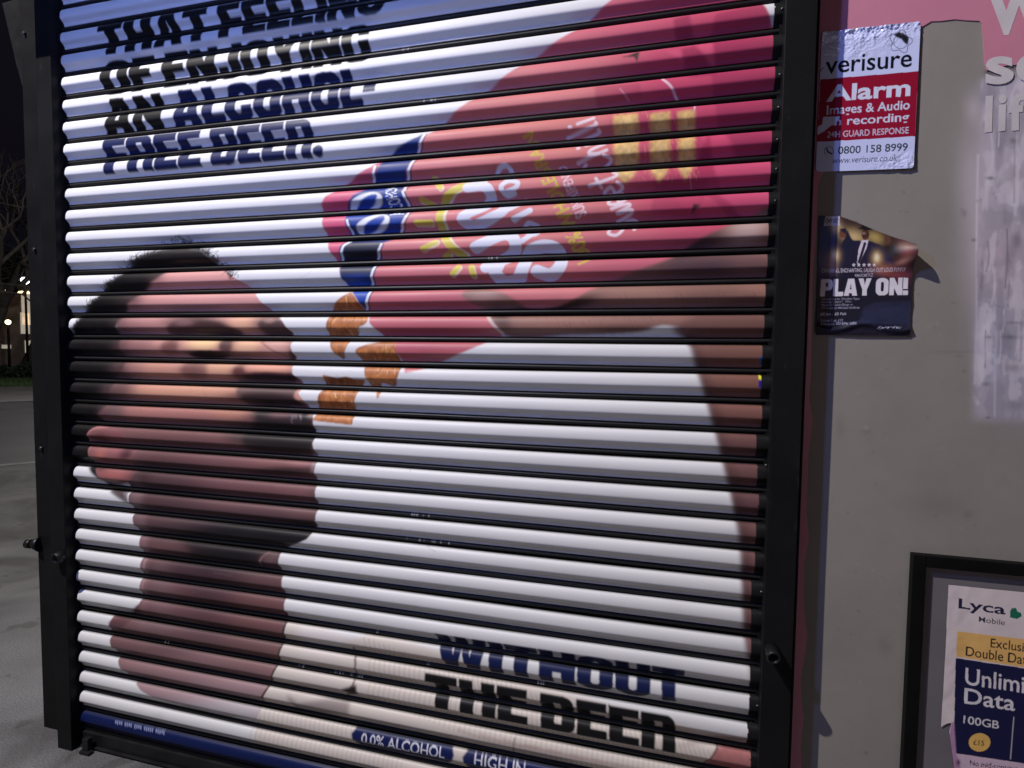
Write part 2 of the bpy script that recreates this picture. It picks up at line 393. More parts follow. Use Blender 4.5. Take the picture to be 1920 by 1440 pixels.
PITCHZ = 0.076; NSL = 34; WPR = 2.288
def paint_advert():
    k = Canvas(-0.02, 2.34, -0.30 + 0.0, GZ + 0.24, -0.012, 0.0016, 0.95)
    k.C[:] = k.c((226, 226, 226))
    # ---------- jumper and shoulders at the foot of the print
    cream = (224, 214, 204)
    k.fill([(536, 1160), (600, 1176), (655, 1200), (700, 1190), (760, 1202), (830, 1224), (930, 1262), (1060, 1300), (1200, 1336), (1330, 1372), (1440, 1400), (1440, 1700), (470, 1700), (480, 1320)], cream, 3)
    k.fill([(560, 1165), (640, 1185), (660, 1215), (640, 1230), (560, 1215)], (235, 228, 226), 8, 0.8)
    for i in range(70):       # knitted ribs
        x = 682 + i * 9.5; y = 1196 + i * 3.1
        k.stroke([(x, y), (x + 9, y + 26), (x + 12, y + 60), (x + 8, y + 120)], 2.6, (178, 164, 150), 0.36, 2.2)
    for i in range(34):
        x = 470 + i * 8.5
        k.stroke([(x, 1318 + i * 1.6), (x + 3, 1350 + i * 1.9), (x + 2, 1385 + i * 2.1)], 2.2, (166, 156, 152), 0.30, 2.2)
    for a in range(9):
        k.stroke([(860 + a * 42, 1368 + a * 9), (940 + a * 42, 1392 + a * 8), (1010 + a * 42, 1400 + a * 11)], 4, (182, 160, 150), 0.45, 4, True)
    k.stroke([(965, 1385), (960, 1420), (975, 1440)], 3, (130, 112, 105), 0.7, 3)
    k.stroke([(660, 1218), (668, 1245), (662, 1285), (650, 1305)], 4, (105, 85, 75), 0.8, 3)
    k.fill([(640, 1292), (668, 1284), (672, 1304), (655, 1306)], (40, 30, 30), 2)
    k.fill([(538, 1302), (560, 1318), (620, 1310), (655, 1312), (655, 1345), (600, 1345), (550, 1335)], (150, 136, 134), 4, 0.8)
    k.fill([(1262, 1398), (1330, 1384), (1435, 1380), (1435, 1392), (1340, 1396)], (120, 92, 92), 3, 0.6)
    k.fill([(1302, 1470), (1345, 1402), (1440, 1392), (1440, 1700), (1290, 1700)], (182, 118, 116), 2, 1, tex=0.12)
    k.stroke([(1318, 1440), (1345, 1404)], 4, (90, 50, 45), 0.8, 2)
    # ---------- head, neck and shoulder
    face = [(300, 508), (345, 503), (412, 501), (440, 520), (468, 540), (490, 565), (510, 585), (530, 603), (546, 625), (546, 650), (553, 670), (546, 685), (550, 702), (562, 712),
            (566, 724), (558, 738), (567, 748), (577, 766), (587, 784), (589, 806), (586, 832), (592, 852), (590, 882), (591, 920), (593, 952), (591, 988), (576, 1010), (540, 1026), (523, 1036), (522, 1060), (528, 1086),
            (531, 1112), (534, 1150), (533, 1182), (520, 1240), (500, 1290), (482, 1345), (400, 1345), (300, 1312), (266, 1292), (236, 1266), (222, 1240), (207, 1200), (205, 1182), (211, 1156), (244, 1152), (262, 1132), (264, 1100), (266, 1050),
            (262, 1010), (250, 970), (244, 940), (238, 900), (215, 860), (180, 850), (172, 805), (195, 760), (205, 720), (228, 690), (218, 640), (225, 590), (255, 550)]
    k.fill(face, (150, 104, 102), 1, smooth=False)
    M = k.mask(face, 1)
    def bl(x, y, rx, ry, c, a=1.0, ang=0, p=1.5):
        e = 1.16 if sum(c) < 260 and rx < 80 else 1.05
        if y > 790: c = tuple(v * (.86 if q_ == 0 else .93) for q_, v in enumerate(c))
        k.blob(x, y, rx * e, ry * e, c, min(1, a * 1.1), ang, p, clip=M)
    # broad tones from brow to collar
    bl(390, 530, 170, 76, (220, 160, 152), .95); bl(330, 620, 160, 66, (208, 152, 144), .85); bl(400, 690, 190, 56, (206, 148, 130), .75); bl(330, 770, 150, 30, (184, 126, 116), .7)
    bl(240, 650, 60, 60, (130, 92, 92), .7)
    bl(380, 815, 260, 62, (142, 92, 90), .85); bl(400, 905, 260, 75, (138, 88, 90), .95)
    bl(300, 930, 90, 80, (92, 62, 66), .8); bl(430, 985, 230, 42, (104, 72, 76), .9)
    bl(400, 1070, 200, 48, (92, 62, 68), .95); bl(400, 1150, 220, 50, (128, 82, 86), .95)
    bl(350, 1205, 240, 42, (132, 92, 94), .9); bl(340, 1262, 240, 32, (172, 126, 128), .9); bl(380, 1296, 240, 22, (196, 150, 154), .9)
    bl(390, 1335, 240, 24, (230, 204, 208), 1.0)
    bl(480, 1090, 60, 70, (132, 92, 92), .5); bl(300, 1110, 26, 60, (150, 112, 116), .5); bl(400, 1100, 50, 60, (84, 54, 62), .7)
    bl(300, 1170, 50, 14, (146, 110, 112), .6); bl(420, 1182, 60, 12, (104, 66, 70), .6); bl(350, 1215, 60, 10, (110, 74, 78), .5)
    bl(480, 1150, 60, 50, (140, 86, 84), .5); bl(470, 1230, 60, 30, (140, 96, 92), .4)
    # brow, eyelids, cheek, nose
    bl(365, 608, 52, 19, (82, 56, 56), .95, 6); bl(345, 603, 22, 9, (142, 104, 104), .7); bl(410, 618, 40, 13, (56, 32, 34), .9, 12)
    bl(455, 606, 26, 17, (224, 172, 140), .9); bl(520, 616, 36, 17, (84, 64, 62), .95, 18); bl(505, 600, 12, 6, (180, 140, 126), .6)
    bl(318, 648, 20, 13, (118, 76, 72), .8); bl(300, 643, 14, 8, (192, 142, 130), .7)
    bl(382, 644, 30, 13, (240, 200, 148), 1.0); bl(428, 648, 15, 16, (108, 72, 68), .95); bl(420, 640, 7, 8, (90, 66, 62), .6)
    bl(465, 648, 26, 17, (230, 180, 144), .9); bl(520, 648, 24, 16, (216, 168, 152), .8)
    k.stroke([(488, 640), (510, 655), (535, 668)], 3, (140, 92, 84), .7, 3, True, clip=M)
    bl(392, 664, 42, 5.5, (18, 8, 12), 1.0, 4); bl(455, 666, 40, 6, (120, 84, 76), .6); bl(548, 668, 7, 16, (60, 45, 46), .8, 20)
    bl(290, 690, 50, 22, (192, 140, 120), .8); bl(250, 690, 22, 20, (150, 106, 104), .6)
    bl(362, 692, 24, 14, (132, 92, 84), .9); bl(415, 688, 30, 14, (214, 164, 130), .85); bl(450, 700, 14, 14, (112, 68, 64), .9)
    bl(505, 688, 42, 13, (226, 162, 136), .95); bl(505, 705, 42, 7, (44, 14, 26), .95, 3); bl(545, 708, 12, 8, (40, 24, 28), .9)
    bl(350, 732, 115, 21, (214, 158, 130), .9); bl(225, 730, 28, 22, (118, 84, 82), .8)
    bl(505, 726, 50, 15, (112, 86, 82), .9); bl(500, 744, 56, 9, (46, 28, 32), .95); bl(556, 726, 9, 8, (120, 92, 90), .8); bl(566, 742, 8, 10, (218, 156, 134), .9)
    bl(555, 756, 26, 7, (50, 30, 34), .9)
    bl(330, 772, 110, 18, (176, 120, 112), .8); bl(430, 770, 40, 16, (184, 128, 104), .7); bl(215, 775, 20, 26, (112, 88, 88), .8)
    bl(510, 776, 36, 17, (62, 46, 48), .95); bl(535, 782, 26, 10, (120, 78, 84), .7); bl(556, 774, 14, 8, (178, 150, 156), .7); bl(575, 784, 12, 10, (44, 30, 32), .9)
    # beard
    bl(525, 818, 62, 26, (22, 24, 24), 1.0, 2, 2.2); bl(560, 822, 30, 22, (28, 22, 24), .9); bl(450, 815, 26, 18, (80, 60, 56), .6)
    bl(520, 868, 60, 12, (162, 100, 98), .7); bl(566, 868, 22, 10, (190, 120, 120), .6); bl(540, 884, 60, 8, (62, 40, 42), .8); bl(588, 862, 5, 26, (200, 168, 168), .6)
    bl(470, 1004, 140, 22, (38, 34, 37), 1.0, 4, 2.0); bl(545, 1004, 50, 20, (26, 24, 26), .9); bl(440, 1046, 75, 20, (38, 32, 36), .95, 3, 1.6)
    bl(560, 925, 40, 30, (150, 96, 96), .4); bl(590, 945, 12, 60, (120, 84, 80), .5); bl(330, 1000, 60, 16, (92, 64, 70), .6)
    bl(508, 1046, 17, 15, (134, 96, 98), .9); k.stroke([(486, 1058), (492, 1044), (504, 1036), (516, 1036)], 3, (186, 140, 140), .7, 3, True, clip=M)
    bl(255, 930, 12, 60, (170, 130, 130), .4); bl(268, 1060, 10, 90, (170, 124, 128), .6)
    k.stroke([(268, 1030), (272, 1060), (268, 1090), (270, 1120)], 4, (190, 150, 150), .5, 4, True, clip=M)
    k.stroke([(534, 1150), (533, 1182), (521, 1238), (502, 1288), (490, 1310)], 4, (52, 30, 32), .9, 2, True)
    k.fill([(222, 1156), (244, 1148), (262, 1132), (262, 1148), (250, 1158), (230, 1178), (210, 1180), (206, 1166)], (96, 66, 70), 3, .8)
    fp = lambda pts, c, b, a: k.fill(pts, c, b, a, smooth=True, clip=M)
    fp([(310, 622), (324, 606), (345, 598), (378, 600), (428, 611), (452, 624), (440, 632), (380, 626), (330, 630)], (70, 46, 46), 3, .85); bl(346, 606, 18, 6, (136, 98, 98), .7)
    fp([(486, 607), (500, 598), (521, 600), (541, 614), (548, 630), (500, 630)], (78, 58, 56), 3, .85); bl(506, 602, 10, 5, (176, 136, 124), .5)
    fp([(352, 664), (376, 658), (410, 658), (430, 664), (412, 672), (370, 672)], (16, 8, 12), 2, .95)
    fp([(416, 640), (430, 638), (436, 652), (426, 664), (414, 656)], (92, 60, 60), 3, .8); fp([(306, 640), (330, 640), (334, 662), (308, 664)], (112, 72, 70), 4, .6)
    fp([(344, 682), (382, 680), (388, 706), (348, 708)], (122, 82, 76), 5, .7); fp([(455, 702), (500, 699), (548, 702), (548, 714), (470, 714)], (50, 20, 32), 2, .9); fp([(440, 690), (454, 686), (460, 702), (444, 706)], (100, 58, 56), 3, .8)
    fp([(444, 716), (470, 711), (520, 713), (552, 721), (558, 738), (548, 757), (480, 757), (455, 753), (444, 736)], (98, 76, 74), 3, .85); fp([(456, 740), (500, 738), (552, 744), (556, 758), (480, 760), (458, 754)], (38, 22, 26), 4, .85)
    fp([(552, 742), (562, 726), (574, 746), (584, 762), (566, 756)], (222, 164, 144), 2, .8)
    fp([(474, 768), (500, 761), (540, 764), (572, 772), (590, 792), (592, 832), (582, 852), (500, 852), (464, 843), (456, 815), (480, 790)], (40, 35, 35), 6, .86)
    bl(528, 775, 24, 8, (112, 76, 80), .8, -6); bl(550, 770, 12, 6, (168, 138, 146), .6); bl(582, 772, 8, 10, (206, 176, 170), .6)
    for a in range(26):
        x, y = 545 + rng.random() * 22, 766 + rng.random() * 24; k.stroke([(x, y), (x + 3, y + 6)], 1.2, (180, 160, 166), .45 * rng.random(), 1, clip=M)
    fp([(330, 1002), (420, 986), (520, 985), (592, 978), (592, 1000), (562, 1022), (520, 1034), (430, 1056), (380, 1062), (358, 1032)], (30, 27, 30), 8, .85)
    for a in range(500):      # fine stubble grain
        x, y = 225 + rng.random() * 360, 700 + rng.random() * 330
        L = 2 + rng.random() * 4; k.stroke([(x, y), (x + L * .6, y + L)], 1.0, (58, 40, 40), .28 * rng.random(), 1.2, clip=M)
    # ---------- hair
    hair = [(120, 640), (150, 596), (166, 575), (186, 556), (200, 534), (224, 516), (240, 500), (262, 482), (282, 474), (312, 466), (345, 462), (380, 468), (398, 482), (412, 500), (408, 506), (345, 502), (312, 508), (292, 526),
            (262, 550), (246, 568), (228, 592), (220, 616), (226, 650), (234, 690), (214, 712), (206, 740), (196, 764), (180, 792), (168, 802), (164, 840), (168, 868), (182, 884), (198, 900), (226, 918), (240, 938), (232, 934), (206, 922), (192, 904), (174, 888), (160, 872), (120, 872)]
    dk = (20, 17, 19)
    k.fill(hair, dk, 3, 1.0, tex=0.25, cell=5)
    k.fill([(204, 896), (236, 916), (244, 946), (228, 936), (206, 922)], (88, 70, 74), 2, .8)
    bl2 = lambda x, y, rx, ry, c, a: k.blob(x, y, rx, ry, c, a)
    bl2(225, 690, 16, 40, (80, 60, 60), .6); bl2(210, 745, 18, 24, (92, 74, 74), .55); bl2(245, 560, 22, 14, (44, 36, 36), .6)
    edge = np.array([(140, 612), (150, 596), (166, 575), (186, 556), (200, 534), (224, 516), (240, 500), (262, 482), (282, 474), (312, 466), (345, 460), (380, 466), (400, 480), (416, 500), (440, 520)])
    for a in range(620):      # loose curls along the outline
        t = rng.random() * (len(edge) - 1.001); i = int(t); p = edge[i] + (edge[i + 1] - edge[i]) * (t - i)
        n = np.array([edge[i + 1][1] - edge[i][1], -(edge[i + 1][0] - edge[i][0])], float); n /= np.linalg.norm(n)
        L = 3 + rng.random() ** 2 * 17 * (0.6 if p[0] < 230 else 1.0); q = p - n * 3 + rng.normal(0, 1.5, 2); pts = [q]
        ang = math.atan2(n[1], n[0]) + rng.normal(0, .7); cur = rng.normal(0, .5)
        for s_ in range(4):
            q = q + np.array([math.cos(ang), math.sin(ang)]) * L / 4; ang += cur; pts.append(q)
        k.stroke(pts, 1.5, (26, 20, 24), .75 * (0.4 + .6 * rng.random()), 1.1)
    for a in range(12):
        x, y = 430 + rng.normal(0, 6), 512 + rng.normal(0, 7); r_ = 2 + rng.random() * 4
        k.stroke([(x + r_ * math.cos(t), y + r_ * 1.3 * math.sin(t)) for t in np.linspace(rng.random() * 6, rng.random() * 6 + 3, 6)], 1.2, (40, 32, 36), .7, 1)
    for a in range(70):
        x, y = 345 + rng.normal(0, 17), 459 + rng.normal(0, 6); r_ = 1.5 + rng.random() * 3
        k.stroke([(x + r_ * math.cos(t), y + r_ * 1.2 * math.sin(t)) for t in np.linspace(rng.random() * 6, rng.random() * 6 + 3, 6)], 1.3, (34, 28, 34), .7, 1)
    k.fill([(150, 780), (182, 780), (206, 800), (230, 880), (200, 900), (172, 884), (158, 872)], dk, 2)
    for x, y, rx, ry, a in ((296, 522, 16, 12, .5), (252, 562, 16, 14, .5), (226, 600, 14, 22, .5), (228, 650, 14, 28, .6), (228, 700, 16, 22, .6), (206, 740, 14, 20, .6), (196, 775, 12, 20, .6)): k.blob(x, y, rx, ry, (88, 64, 66), a)
    # ---------- ear
    ear = [(166, 842), (164, 822), (170, 806), (184, 798), (204, 800), (226, 806), (246, 826), (254, 848), (246, 868), (252, 884), (248, 898), (230, 907), (206, 906), (190, 898), (180, 884), (172, 864)]
    k.fill(ear, (140, 94, 94), 1, smooth=True); E = k.mask(ear, 1, True)
    k.stroke([(178, 892), (166, 850), (165, 822), (174, 804), (200, 799)], 4, (204, 140, 136), .6, 4, True, clip=E)
    k.blob(192, 822, 18, 12, (92, 50, 54), .85, 0, 1.3, clip=E); k.blob(234, 850, 15, 11, (66, 36, 46), .9, 0, 1.5, clip=E)
    k.blob(190, 852, 12, 12, (190, 116, 102), .8, 0, 1, clip=E); k.blob(218, 848, 14, 12, (160, 100, 104), .7, 0, 1, clip=E); k.blob(222, 818, 20, 10, (130, 78, 80), .7, 0, 1, clip=E)
    k.blob(215, 892, 32, 10, (180, 106, 102), .8, 0, 1, clip=E);
    k.blob(262, 890, 22, 18, (52, 34, 38), .7); k.blob(182, 876, 14, 6, (50, 26, 28), .8, 20)
    # ---------- crisps packet
    pack = [(1215, -80), (1150, 0), (1085, 52), (1010, 100), (965, 130), (925, 160), (880, 190), (848, 216), (812, 246), (785, 262), (735, 288), (690, 316), (645, 346), (612, 368), (602, 386), (606, 420), (618, 466), (632, 492), (644, 522), (668, 556), (690, 590),
            (694, 606), (722, 634), (748, 668), (760, 699), (800, 690), (890, 652), (948, 626), (1000, 618), (1100, 620), (1460, 560), (1460, 70), (1432, 8), (1395, -80)]
    k.fill(pack, (212, 126, 126), 1, tex=0.12, cell=90); K = k.mask(pack, 1)
    kb = lambda x, y, rx, ry, c, a=1.0, ang=0, p=1.2: k.blob(x, y, rx, ry, c, a, ang, p, clip=K)
    kb(1330, 220, 190, 330, (200, 74, 108), 1.0, 0, 2.2); kb(1150, 40, 140, 60, (206, 96, 120), .8); kb(1060, 90, 80, 60, (212, 110, 124), .6)
    kb(640, 420, 62, 130, (212, 88, 124), .95); kb(700, 330, 60, 40, (196, 92, 112), .8); kb(800, 560, 190, 60, (196, 106, 116), .8); kb(780, 640, 160, 36, (178, 84, 98), .9); kb(1180, 480, 130, 50, (196, 96, 118), .8)
    kb(960, 250, 180, 60, (218, 132, 118), .6)
    for pts, c, a in (([(1262, 36), (1292, 26), (1302, 72), (1268, 78)], (150, 46, 84), .7), ([(1342, 26), (1432, 4), (1460, 60), (1460, 240), (1348, 250), (1332, 130), (1334, 66)], (164, 54, 92), .65),
                      ([(1275, 94), (1308, 84), (1346, 142), (1292, 146)], (160, 50, 88), .7), ([(1302, 86), (1336, 80), (1342, 124)], (226, 96, 128), .8), ([(1250, 98), (1276, 94), (1282, 118)], (226, 96, 128), .7),
                      ([(1115, 160), (1200, 158), (1206, 182), (1118, 200)], (170, 60, 92), .5), ([(1316, 250), (1356, 246), (1380, 300), (1330, 300)], (222, 82, 122), .7), ([(1362, 248), (1460, 240), (1460, 300), (1388, 300)], (160, 50, 92), .6),
                      ([(1338, 312), (1460, 300), (1460, 350), (1352, 350)], (222, 90, 128), .75), ([(1320, 360), (1352, 362), (1398, 412), (1372, 412)], (166, 54, 92), .6), ([(1345, 364), (1460, 352), (1460, 410), (1400, 412)], (218, 88, 128), .6),
                      ([(1266, 372), (1310, 366), (1318, 392), (1290, 402)], (220, 84, 116), .7), ([(1330, 240), (1340, 330), (1300, 330)], (168, 44, 84), .6), ([(1230, 330), (1330, 330), (1310, 410), (1220, 400)], (150, 48, 84), .35)):
        k.fill(pts, c, 2, a, clip=K)
    k.fill([(1163, 108), (1180, 104), (1192, 98), (1199, 97), (1195, 118), (1190, 108)], (62, 54, 46), 1); k.fill([(1296, 402), (1300, 384), (1314, 386), (1306, 392)], (60, 48, 54), 1)
    k.stroke([(1242, 148), (1258, 164), (1272, 190)], 5, (238, 206, 216), .9, 2, True); k.stroke([(1303, 196), (1301, 214)], 4, (238, 206, 216), .9, 2, taper=True); k.stroke([(1163, 168), (1178, 186)], 3, (228, 160, 180), .6, 2)
    for n_, (x0, x1) in enumerate(((1150, 1196), (1218, 1256), (1270, 1302))):       # gilded grain columns
        for j in range(3):
            y0 = 216 + j * 48 - n_ * 3; y1 = y0 + (46 if j < 2 else 22)
            xx0 = x0 - 4 * j + (4 if j else 0)
            k.fill([(xx0, y0), (x1, y0 - 4), (x1 + (2 if j < 2 else -10), y1), ((xx0 + x1) / 2, y1 + (0 if j < 2 else 12)), (xx0 + (2 if j < 2 else 14), y1)], (226, 190, 112), 2, 0.8, tex=0.5, cell=7, seed=n_ * 7 + j)
            k.fill([(xx0 + 10, y0 + 4), (x1 - 6, y0 + 2), (x1 - 8, y1 - 3), (xx0 + 12, y1 - 3)], (240, 216, 150), 5, 0.45, tex=0.5, cell=5, seed=40 + n_ * 7 + j)
    for a in range(420):
        x, y = 1145 + rng.random() * 165, 205 + rng.random() * 130
        k.stroke([(x, y), (x + rng.normal(0, 2), y + 4 + rng.random() * 5)], 1.3, (236, 190, 130) if rng.random() < .7 else (120, 30, 50), .5 * rng.random(), 1)
    k.stroke([(1293, 328), (1297, 358)], 2, (226, 150, 150), .8, 1)
    # roundel band
    band = [(796, 250), (742, 278), (714, 305), (698, 346), (664, 366), (650, 386), (648, 412), (656, 446), (640, 460), (635, 492), (641, 522), (656, 542), (672, 560), (684, 586), (691, 570), (697, 545), (702, 512), (712, 482), (717, 456), (746, 444), (756, 416), (763, 392), (755, 356), (761, 326), (774, 294)]
    k.fill(band, (34, 56, 122), 1); B = k.mask(band, 1)
    k.blob(700, 400, 60, 50, (36, 72, 168), .9, 0, 2, clip=B); k.fill([(640, 452), (720, 452), (712, 496), (632, 500)], (28, 28, 46), 6, 1, clip=B); k.fill([(636, 500), (706, 498), (704, 514), (640, 516)], (46, 48, 58), 4, .9, clip=B)
    k.blob(672, 545, 30, 26, (40, 82, 178), .9, 0, 2, clip=B)
    for pts in ([(796, 252), (778, 292), (765, 326), (759, 356)], [(704, 312), (697, 345)], [(652, 414), (660, 446), (645, 462), (639, 492)], [(716, 458), (708, 482), (700, 508), (694, 546), (686, 580)], [(756, 360), (766, 392), (757, 418), (746, 444)]):
        k.stroke([(p[0] + 4, p[1]) for p in pts], 3, (30, 40, 80), .7, 1.5, True); k.stroke(pts, 4.5, (232, 238, 244), .95, 1.5, True)
    for cx, cy in ((686, 381), (700, 422)):
        k.fill(ell(cx, cy, 37, 20, -22), (26, 38, 90), 1); k.fill(ell(cx, cy, 34, 17.5, -22), (236, 240, 244), 1); k.fill(ell(cx + 1, cy, 26, 9.5, -36), (36, 70, 160), 1)
    k.text("ALCOHOL", [(730, 408), (722, 352), (742, 344), (758, 402)], (236, 240, 246), 0.012)
    # sun mark and lettering
    yel = (216, 200, 84)
    k.stroke([(905, 342), (868, 350), (843, 368), (831, 394), (829, 416), (835, 442), (850, 464), (872, 480)], 17, (236, 232, 200), .9, 2, True); k.stroke([(902, 343), (864, 351), (838, 370), (827, 395), (825, 416), (832, 442), (848, 464), (868, 480)], 14, yel, 1, 2, True)
    for a_, b_ in (((812, 332), (826, 352)), ((790, 374), (812, 384)), ((782, 418), (808, 418)), ((794, 466), (818, 454)), ((833, 480), (840, 476)), ((850, 512), (860, 500)), ((884, 500), (888, 514))):
        k.stroke([(a_[0] + 2, a_[1] + 2), (b_[0] + 2, b_[1] + 2)], 12, (234, 226, 190), .8, 2); k.stroke([a_, b_], 10, yel, 1, 2)
    wh = (226, 228, 240)
    k.stroke([(1008, 508), (1034, 514), (1052, 494), (1044, 468), (1018, 462), (992, 474), (982, 500), (972, 522), (948, 528), (930, 512), (934, 498)], 24, wh, 1, 2, True)
    k.stroke([(893, 464), (944, 440), (966, 452), (960, 476), (912, 500)], 22, wh, 1, 2, True)
    k.stroke([(878, 352), (908, 350), (920, 366), (912, 384), (876, 402), (868, 414), (886, 424)], 20, wh, 1, 2, True); k.stroke([(884, 428), (936, 402), (948, 388)], 20, wh, 1, 2, True)
    k.stroke([(980, 452), (1010, 430)], 10, wh, 1, 2, True); k.stroke([(1008, 424), (990, 418), (982, 432), (1002, 440), (1014, 428)], 8, wh, .9, 2, True)
    k.stroke([(964, 412), (994, 396)], 11, wh, 1, 2); k.stroke([(953, 394), (985, 376)], 9, wh, 1, 2); k.stroke([(950, 378), (956, 388)], 7, wh, 1, 2)
    k.stroke([(952, 360), (968, 352), (970, 342), (952, 340), (940, 352), (950, 366), (964, 362)], 9, wh, 1, 2, True); k.stroke([(930, 326), (936, 314), (950, 310), (958, 322), (944, 330), (952, 338)], 8, wh, 1, 2, True)
    k.text("100% WHOLEGRAIN", [(1084, 498), (978, 256), (1000, 246), (1112, 484)], (214, 184, 84), 0.03)
    k.text("SUN RIPENED", [(1080, 412), (1044, 312), (1060, 306), (1102, 402)], (236, 206, 214), 0.02)
    script = {'S': (.9, [[(.8, .88), (.45, 1.02), (.1, .8), (.3, .55), (.7, .42), (.72, .12), (.3, -.02), (0, .18)]]), 'w': (1.0, [[(0, .6), (.1, .1), (.35, .03), (.5, .5), (.65, .03), (.9, .1), (.98, .62)]]),
              'e': (.72, [[(.05, .3), (.58, .36), (.48, .62), (.2, .6), (.05, .3), (.25, 0), (.7, .1)]]), 't': (.7, [[(.42, 1.02), (.3, .2), (.45, 0), (.7, .1)], [(0, .66), (.72, .72)]]), ' ': (.35, []),
              'C': (.9, [[(.82, .85), (.5, 1.02), (.1, .7), (.1, .3), (.4, -.02), (.86, .16)]]), 'h': (.75, [[(.1, 1.08), (.1, 0)], [(.1, .3), (.35, .6), (.58, .45), (.64, 0)]]), 'i': (.4, [[(.2, .6), (.18, .0)], [(.2, .86), (.22, .9)]]), 'l': (.42, [[(.2, 1.1), (.16, .1), (.32, 0)]])}
    wid = sum(script[c][0] + .12 for c in "Sweet Chilli"); fq = k.quadmap([(1138, 452), (1052, 238), (1110, 214), (1198, 426)]); cx = 0
    for c in "Sweet Chilli":
        for st in script[c][1]: k.stroke([tuple(fq((cx + a) / wid, b * .86)) for a, b in st], 6.2, (240, 220, 228), .95, 2, True)
        cx += script[c][0] + .12
    # ---------- hand and forearm
    hand = [(1108, 545), (1180, 512), (1258, 484), (1300, 456), (1360, 426), (1400, 412), (1460, 402), (1460, 650), (1302, 650), (1290, 630), (1278, 616), (1240, 611), (1200, 621), (1130, 626), (1060, 628), (986, 634), (945, 628), (924, 606), (908, 582), (880, 566), (866, 552), (884, 542), (930, 546), (962, 560), (988, 578), (1040, 576), (1082, 560)]
    k.fill(hand, (148, 108, 98), 2, smooth=True); H = k.mask(hand, 2, True)
    hb = lambda x, y, rx, ry, c, a=1.0, ang=0, p=1.3: k.blob(x, y, rx, ry, c, a, ang, p, clip=H)
    hb(1330, 500, 130, 30, (86, 62, 70), .95); hb(1400, 432, 40, 22, (206, 176, 170), .9, -12); hb(1300, 462, 60, 22, (76, 52, 64), .9, -20); hb(1400, 500, 40, 20, (126, 92, 92), .6)
    hb(1020, 578, 70, 10, (30, 14, 22), 1.0, -6); hb(1090, 566, 40, 9, (50, 28, 34), .8, -16); hb(1200, 556, 90, 17, (176, 132, 116), .8); hb(1340, 556, 60, 18, (140, 104, 92), .6); hb(1420, 552, 40, 20, (170, 124, 108), .6)
    hb(1040, 604, 110, 14, (166, 122, 106), .8); hb(940, 598, 16, 30, (80, 58, 54), .7, -30); hb(1180, 618, 90, 9, (96, 62, 58), .7); hb(1330, 610, 40, 26, (96, 68, 64), .8); hb(1410, 602, 40, 18, (146, 106, 94), .6); hb(910, 556, 30, 10, (176, 140, 132), .8)
    k.stroke([(912, 590), (924, 606), (942, 626)], 6, (224, 204, 196), .8, 3, True)
    for a in range(260):
        x, y = 1000 + rng.random() * 420, 545 + rng.random() * 70
        k.stroke([(x, y), (x + 4, y + 7 + rng.random() * 6)], 1, (70, 44, 40), .35 * rng.random(), 1.2, clip=H)
    arm = [(1270, 612), (1292, 642), (1306, 690), (1322, 740), (1336, 790), (1350, 840), (1362, 890), (1372, 930), (1381, 975), (1388, 1020), (1392, 1080), (1394, 1150), (1398, 1200), (1406, 1250), (1414, 1300), (1424, 1345), (1470, 1345), (1470, 610)]
    k.fill(arm, (124, 88, 82), 4, smooth=True); A = k.mask(arm, 3, True)
    for y, c in ((640, (122, 86, 74)), (700, (138, 94, 80)), (770, (134, 90, 80)), (850, (112, 76, 76)), (950, (104, 72, 76)), (1080, (124, 88, 92)), (1200, (128, 92, 96))): k.blob(1410, y, 90, 46, c, .8, 0, 1.2, clip=A)
    k.stroke([(1285, 640), (1322, 745), (1352, 850), (1374, 940), (1390, 1060), (1396, 1180)], 30, (70, 46, 46), .55, 26, True, clip=A)
    for a in range(240):
        t = rng.random(); x, y = 1300 + 90 * t + rng.random() * 50, 640 + 500 * t + rng.normal(0, 30)
        k.stroke([(x, y), (x - 4, y + 9)], 1, (64, 42, 40), .3 * rng.random(), 1.2, clip=A)
    k.fill([(1425, 668), (1432, 668), (1432, 684), (1425, 684)], (20, 92, 190), 0); k.fill([(1423, 700), (1428, 700), (1428, 712), (1423, 712)], (246, 238, 60), 0); k.fill([(1422, 713), (1428, 713), (1427, 726), (1422, 726)], (40, 30, 150), 0)
    # ---------- crisps in the air
    k.fill([(690, 603), (668, 634), (722, 636), (706, 620)], (232, 232, 232), 1)
    chip = (192, 122, 72)
    for n_, pts in enumerate(([(650, 552), (664, 553), (690, 600), (674, 614), (668, 630), (655, 640), (645, 668), (640, 673), (624, 656), (615, 630), (614, 602), (626, 574)],
                [(669, 656), (690, 646), (735, 640), (744, 662), (750, 690), (743, 716), (736, 724), (714, 718), (712, 735), (709, 748), (703, 734), (690, 716), (680, 682), (672, 668)],
                [(607, 703), (620, 706), (634, 710), (650, 706), (666, 712), (684, 712), (670, 734), (664, 760), (661, 796), (588, 788), (596, 758), (598, 740), (608, 724)])):
        k.fill(pts, chip, 1, smooth=n_ < 2, tex=0.4, cell=9, seed=5 + n_); cm = k.mask(pts, 1, n_ < 2)
        xs = [p[0] for p in pts]; ys = [p[1] for p in pts]
        for a in range(70):
            x, y = min(xs) + rng.random() * (max(xs) - min(xs)), min(ys) + rng.random() * (max(ys) - min(ys))
            k.stroke([(x, y), (x + rng.normal(0, 3), y + 5 + rng.random() * 9)], 1.8, (246, 200, 130) if rng.random() < .5 else (120, 54, 24), .8 * rng.random(), 1.5, clip=cm)
        k.stroke(list(pts) + [pts[0]], 4, (130, 62, 28), .5, 4, clip=cm)
    k.blob(640, 715, 40, 8, (110, 60, 36), .7, 0, 1, clip=cm)
    # ---------- lettering
    ink, navy = (18, 18, 20), (18, 30, 76)
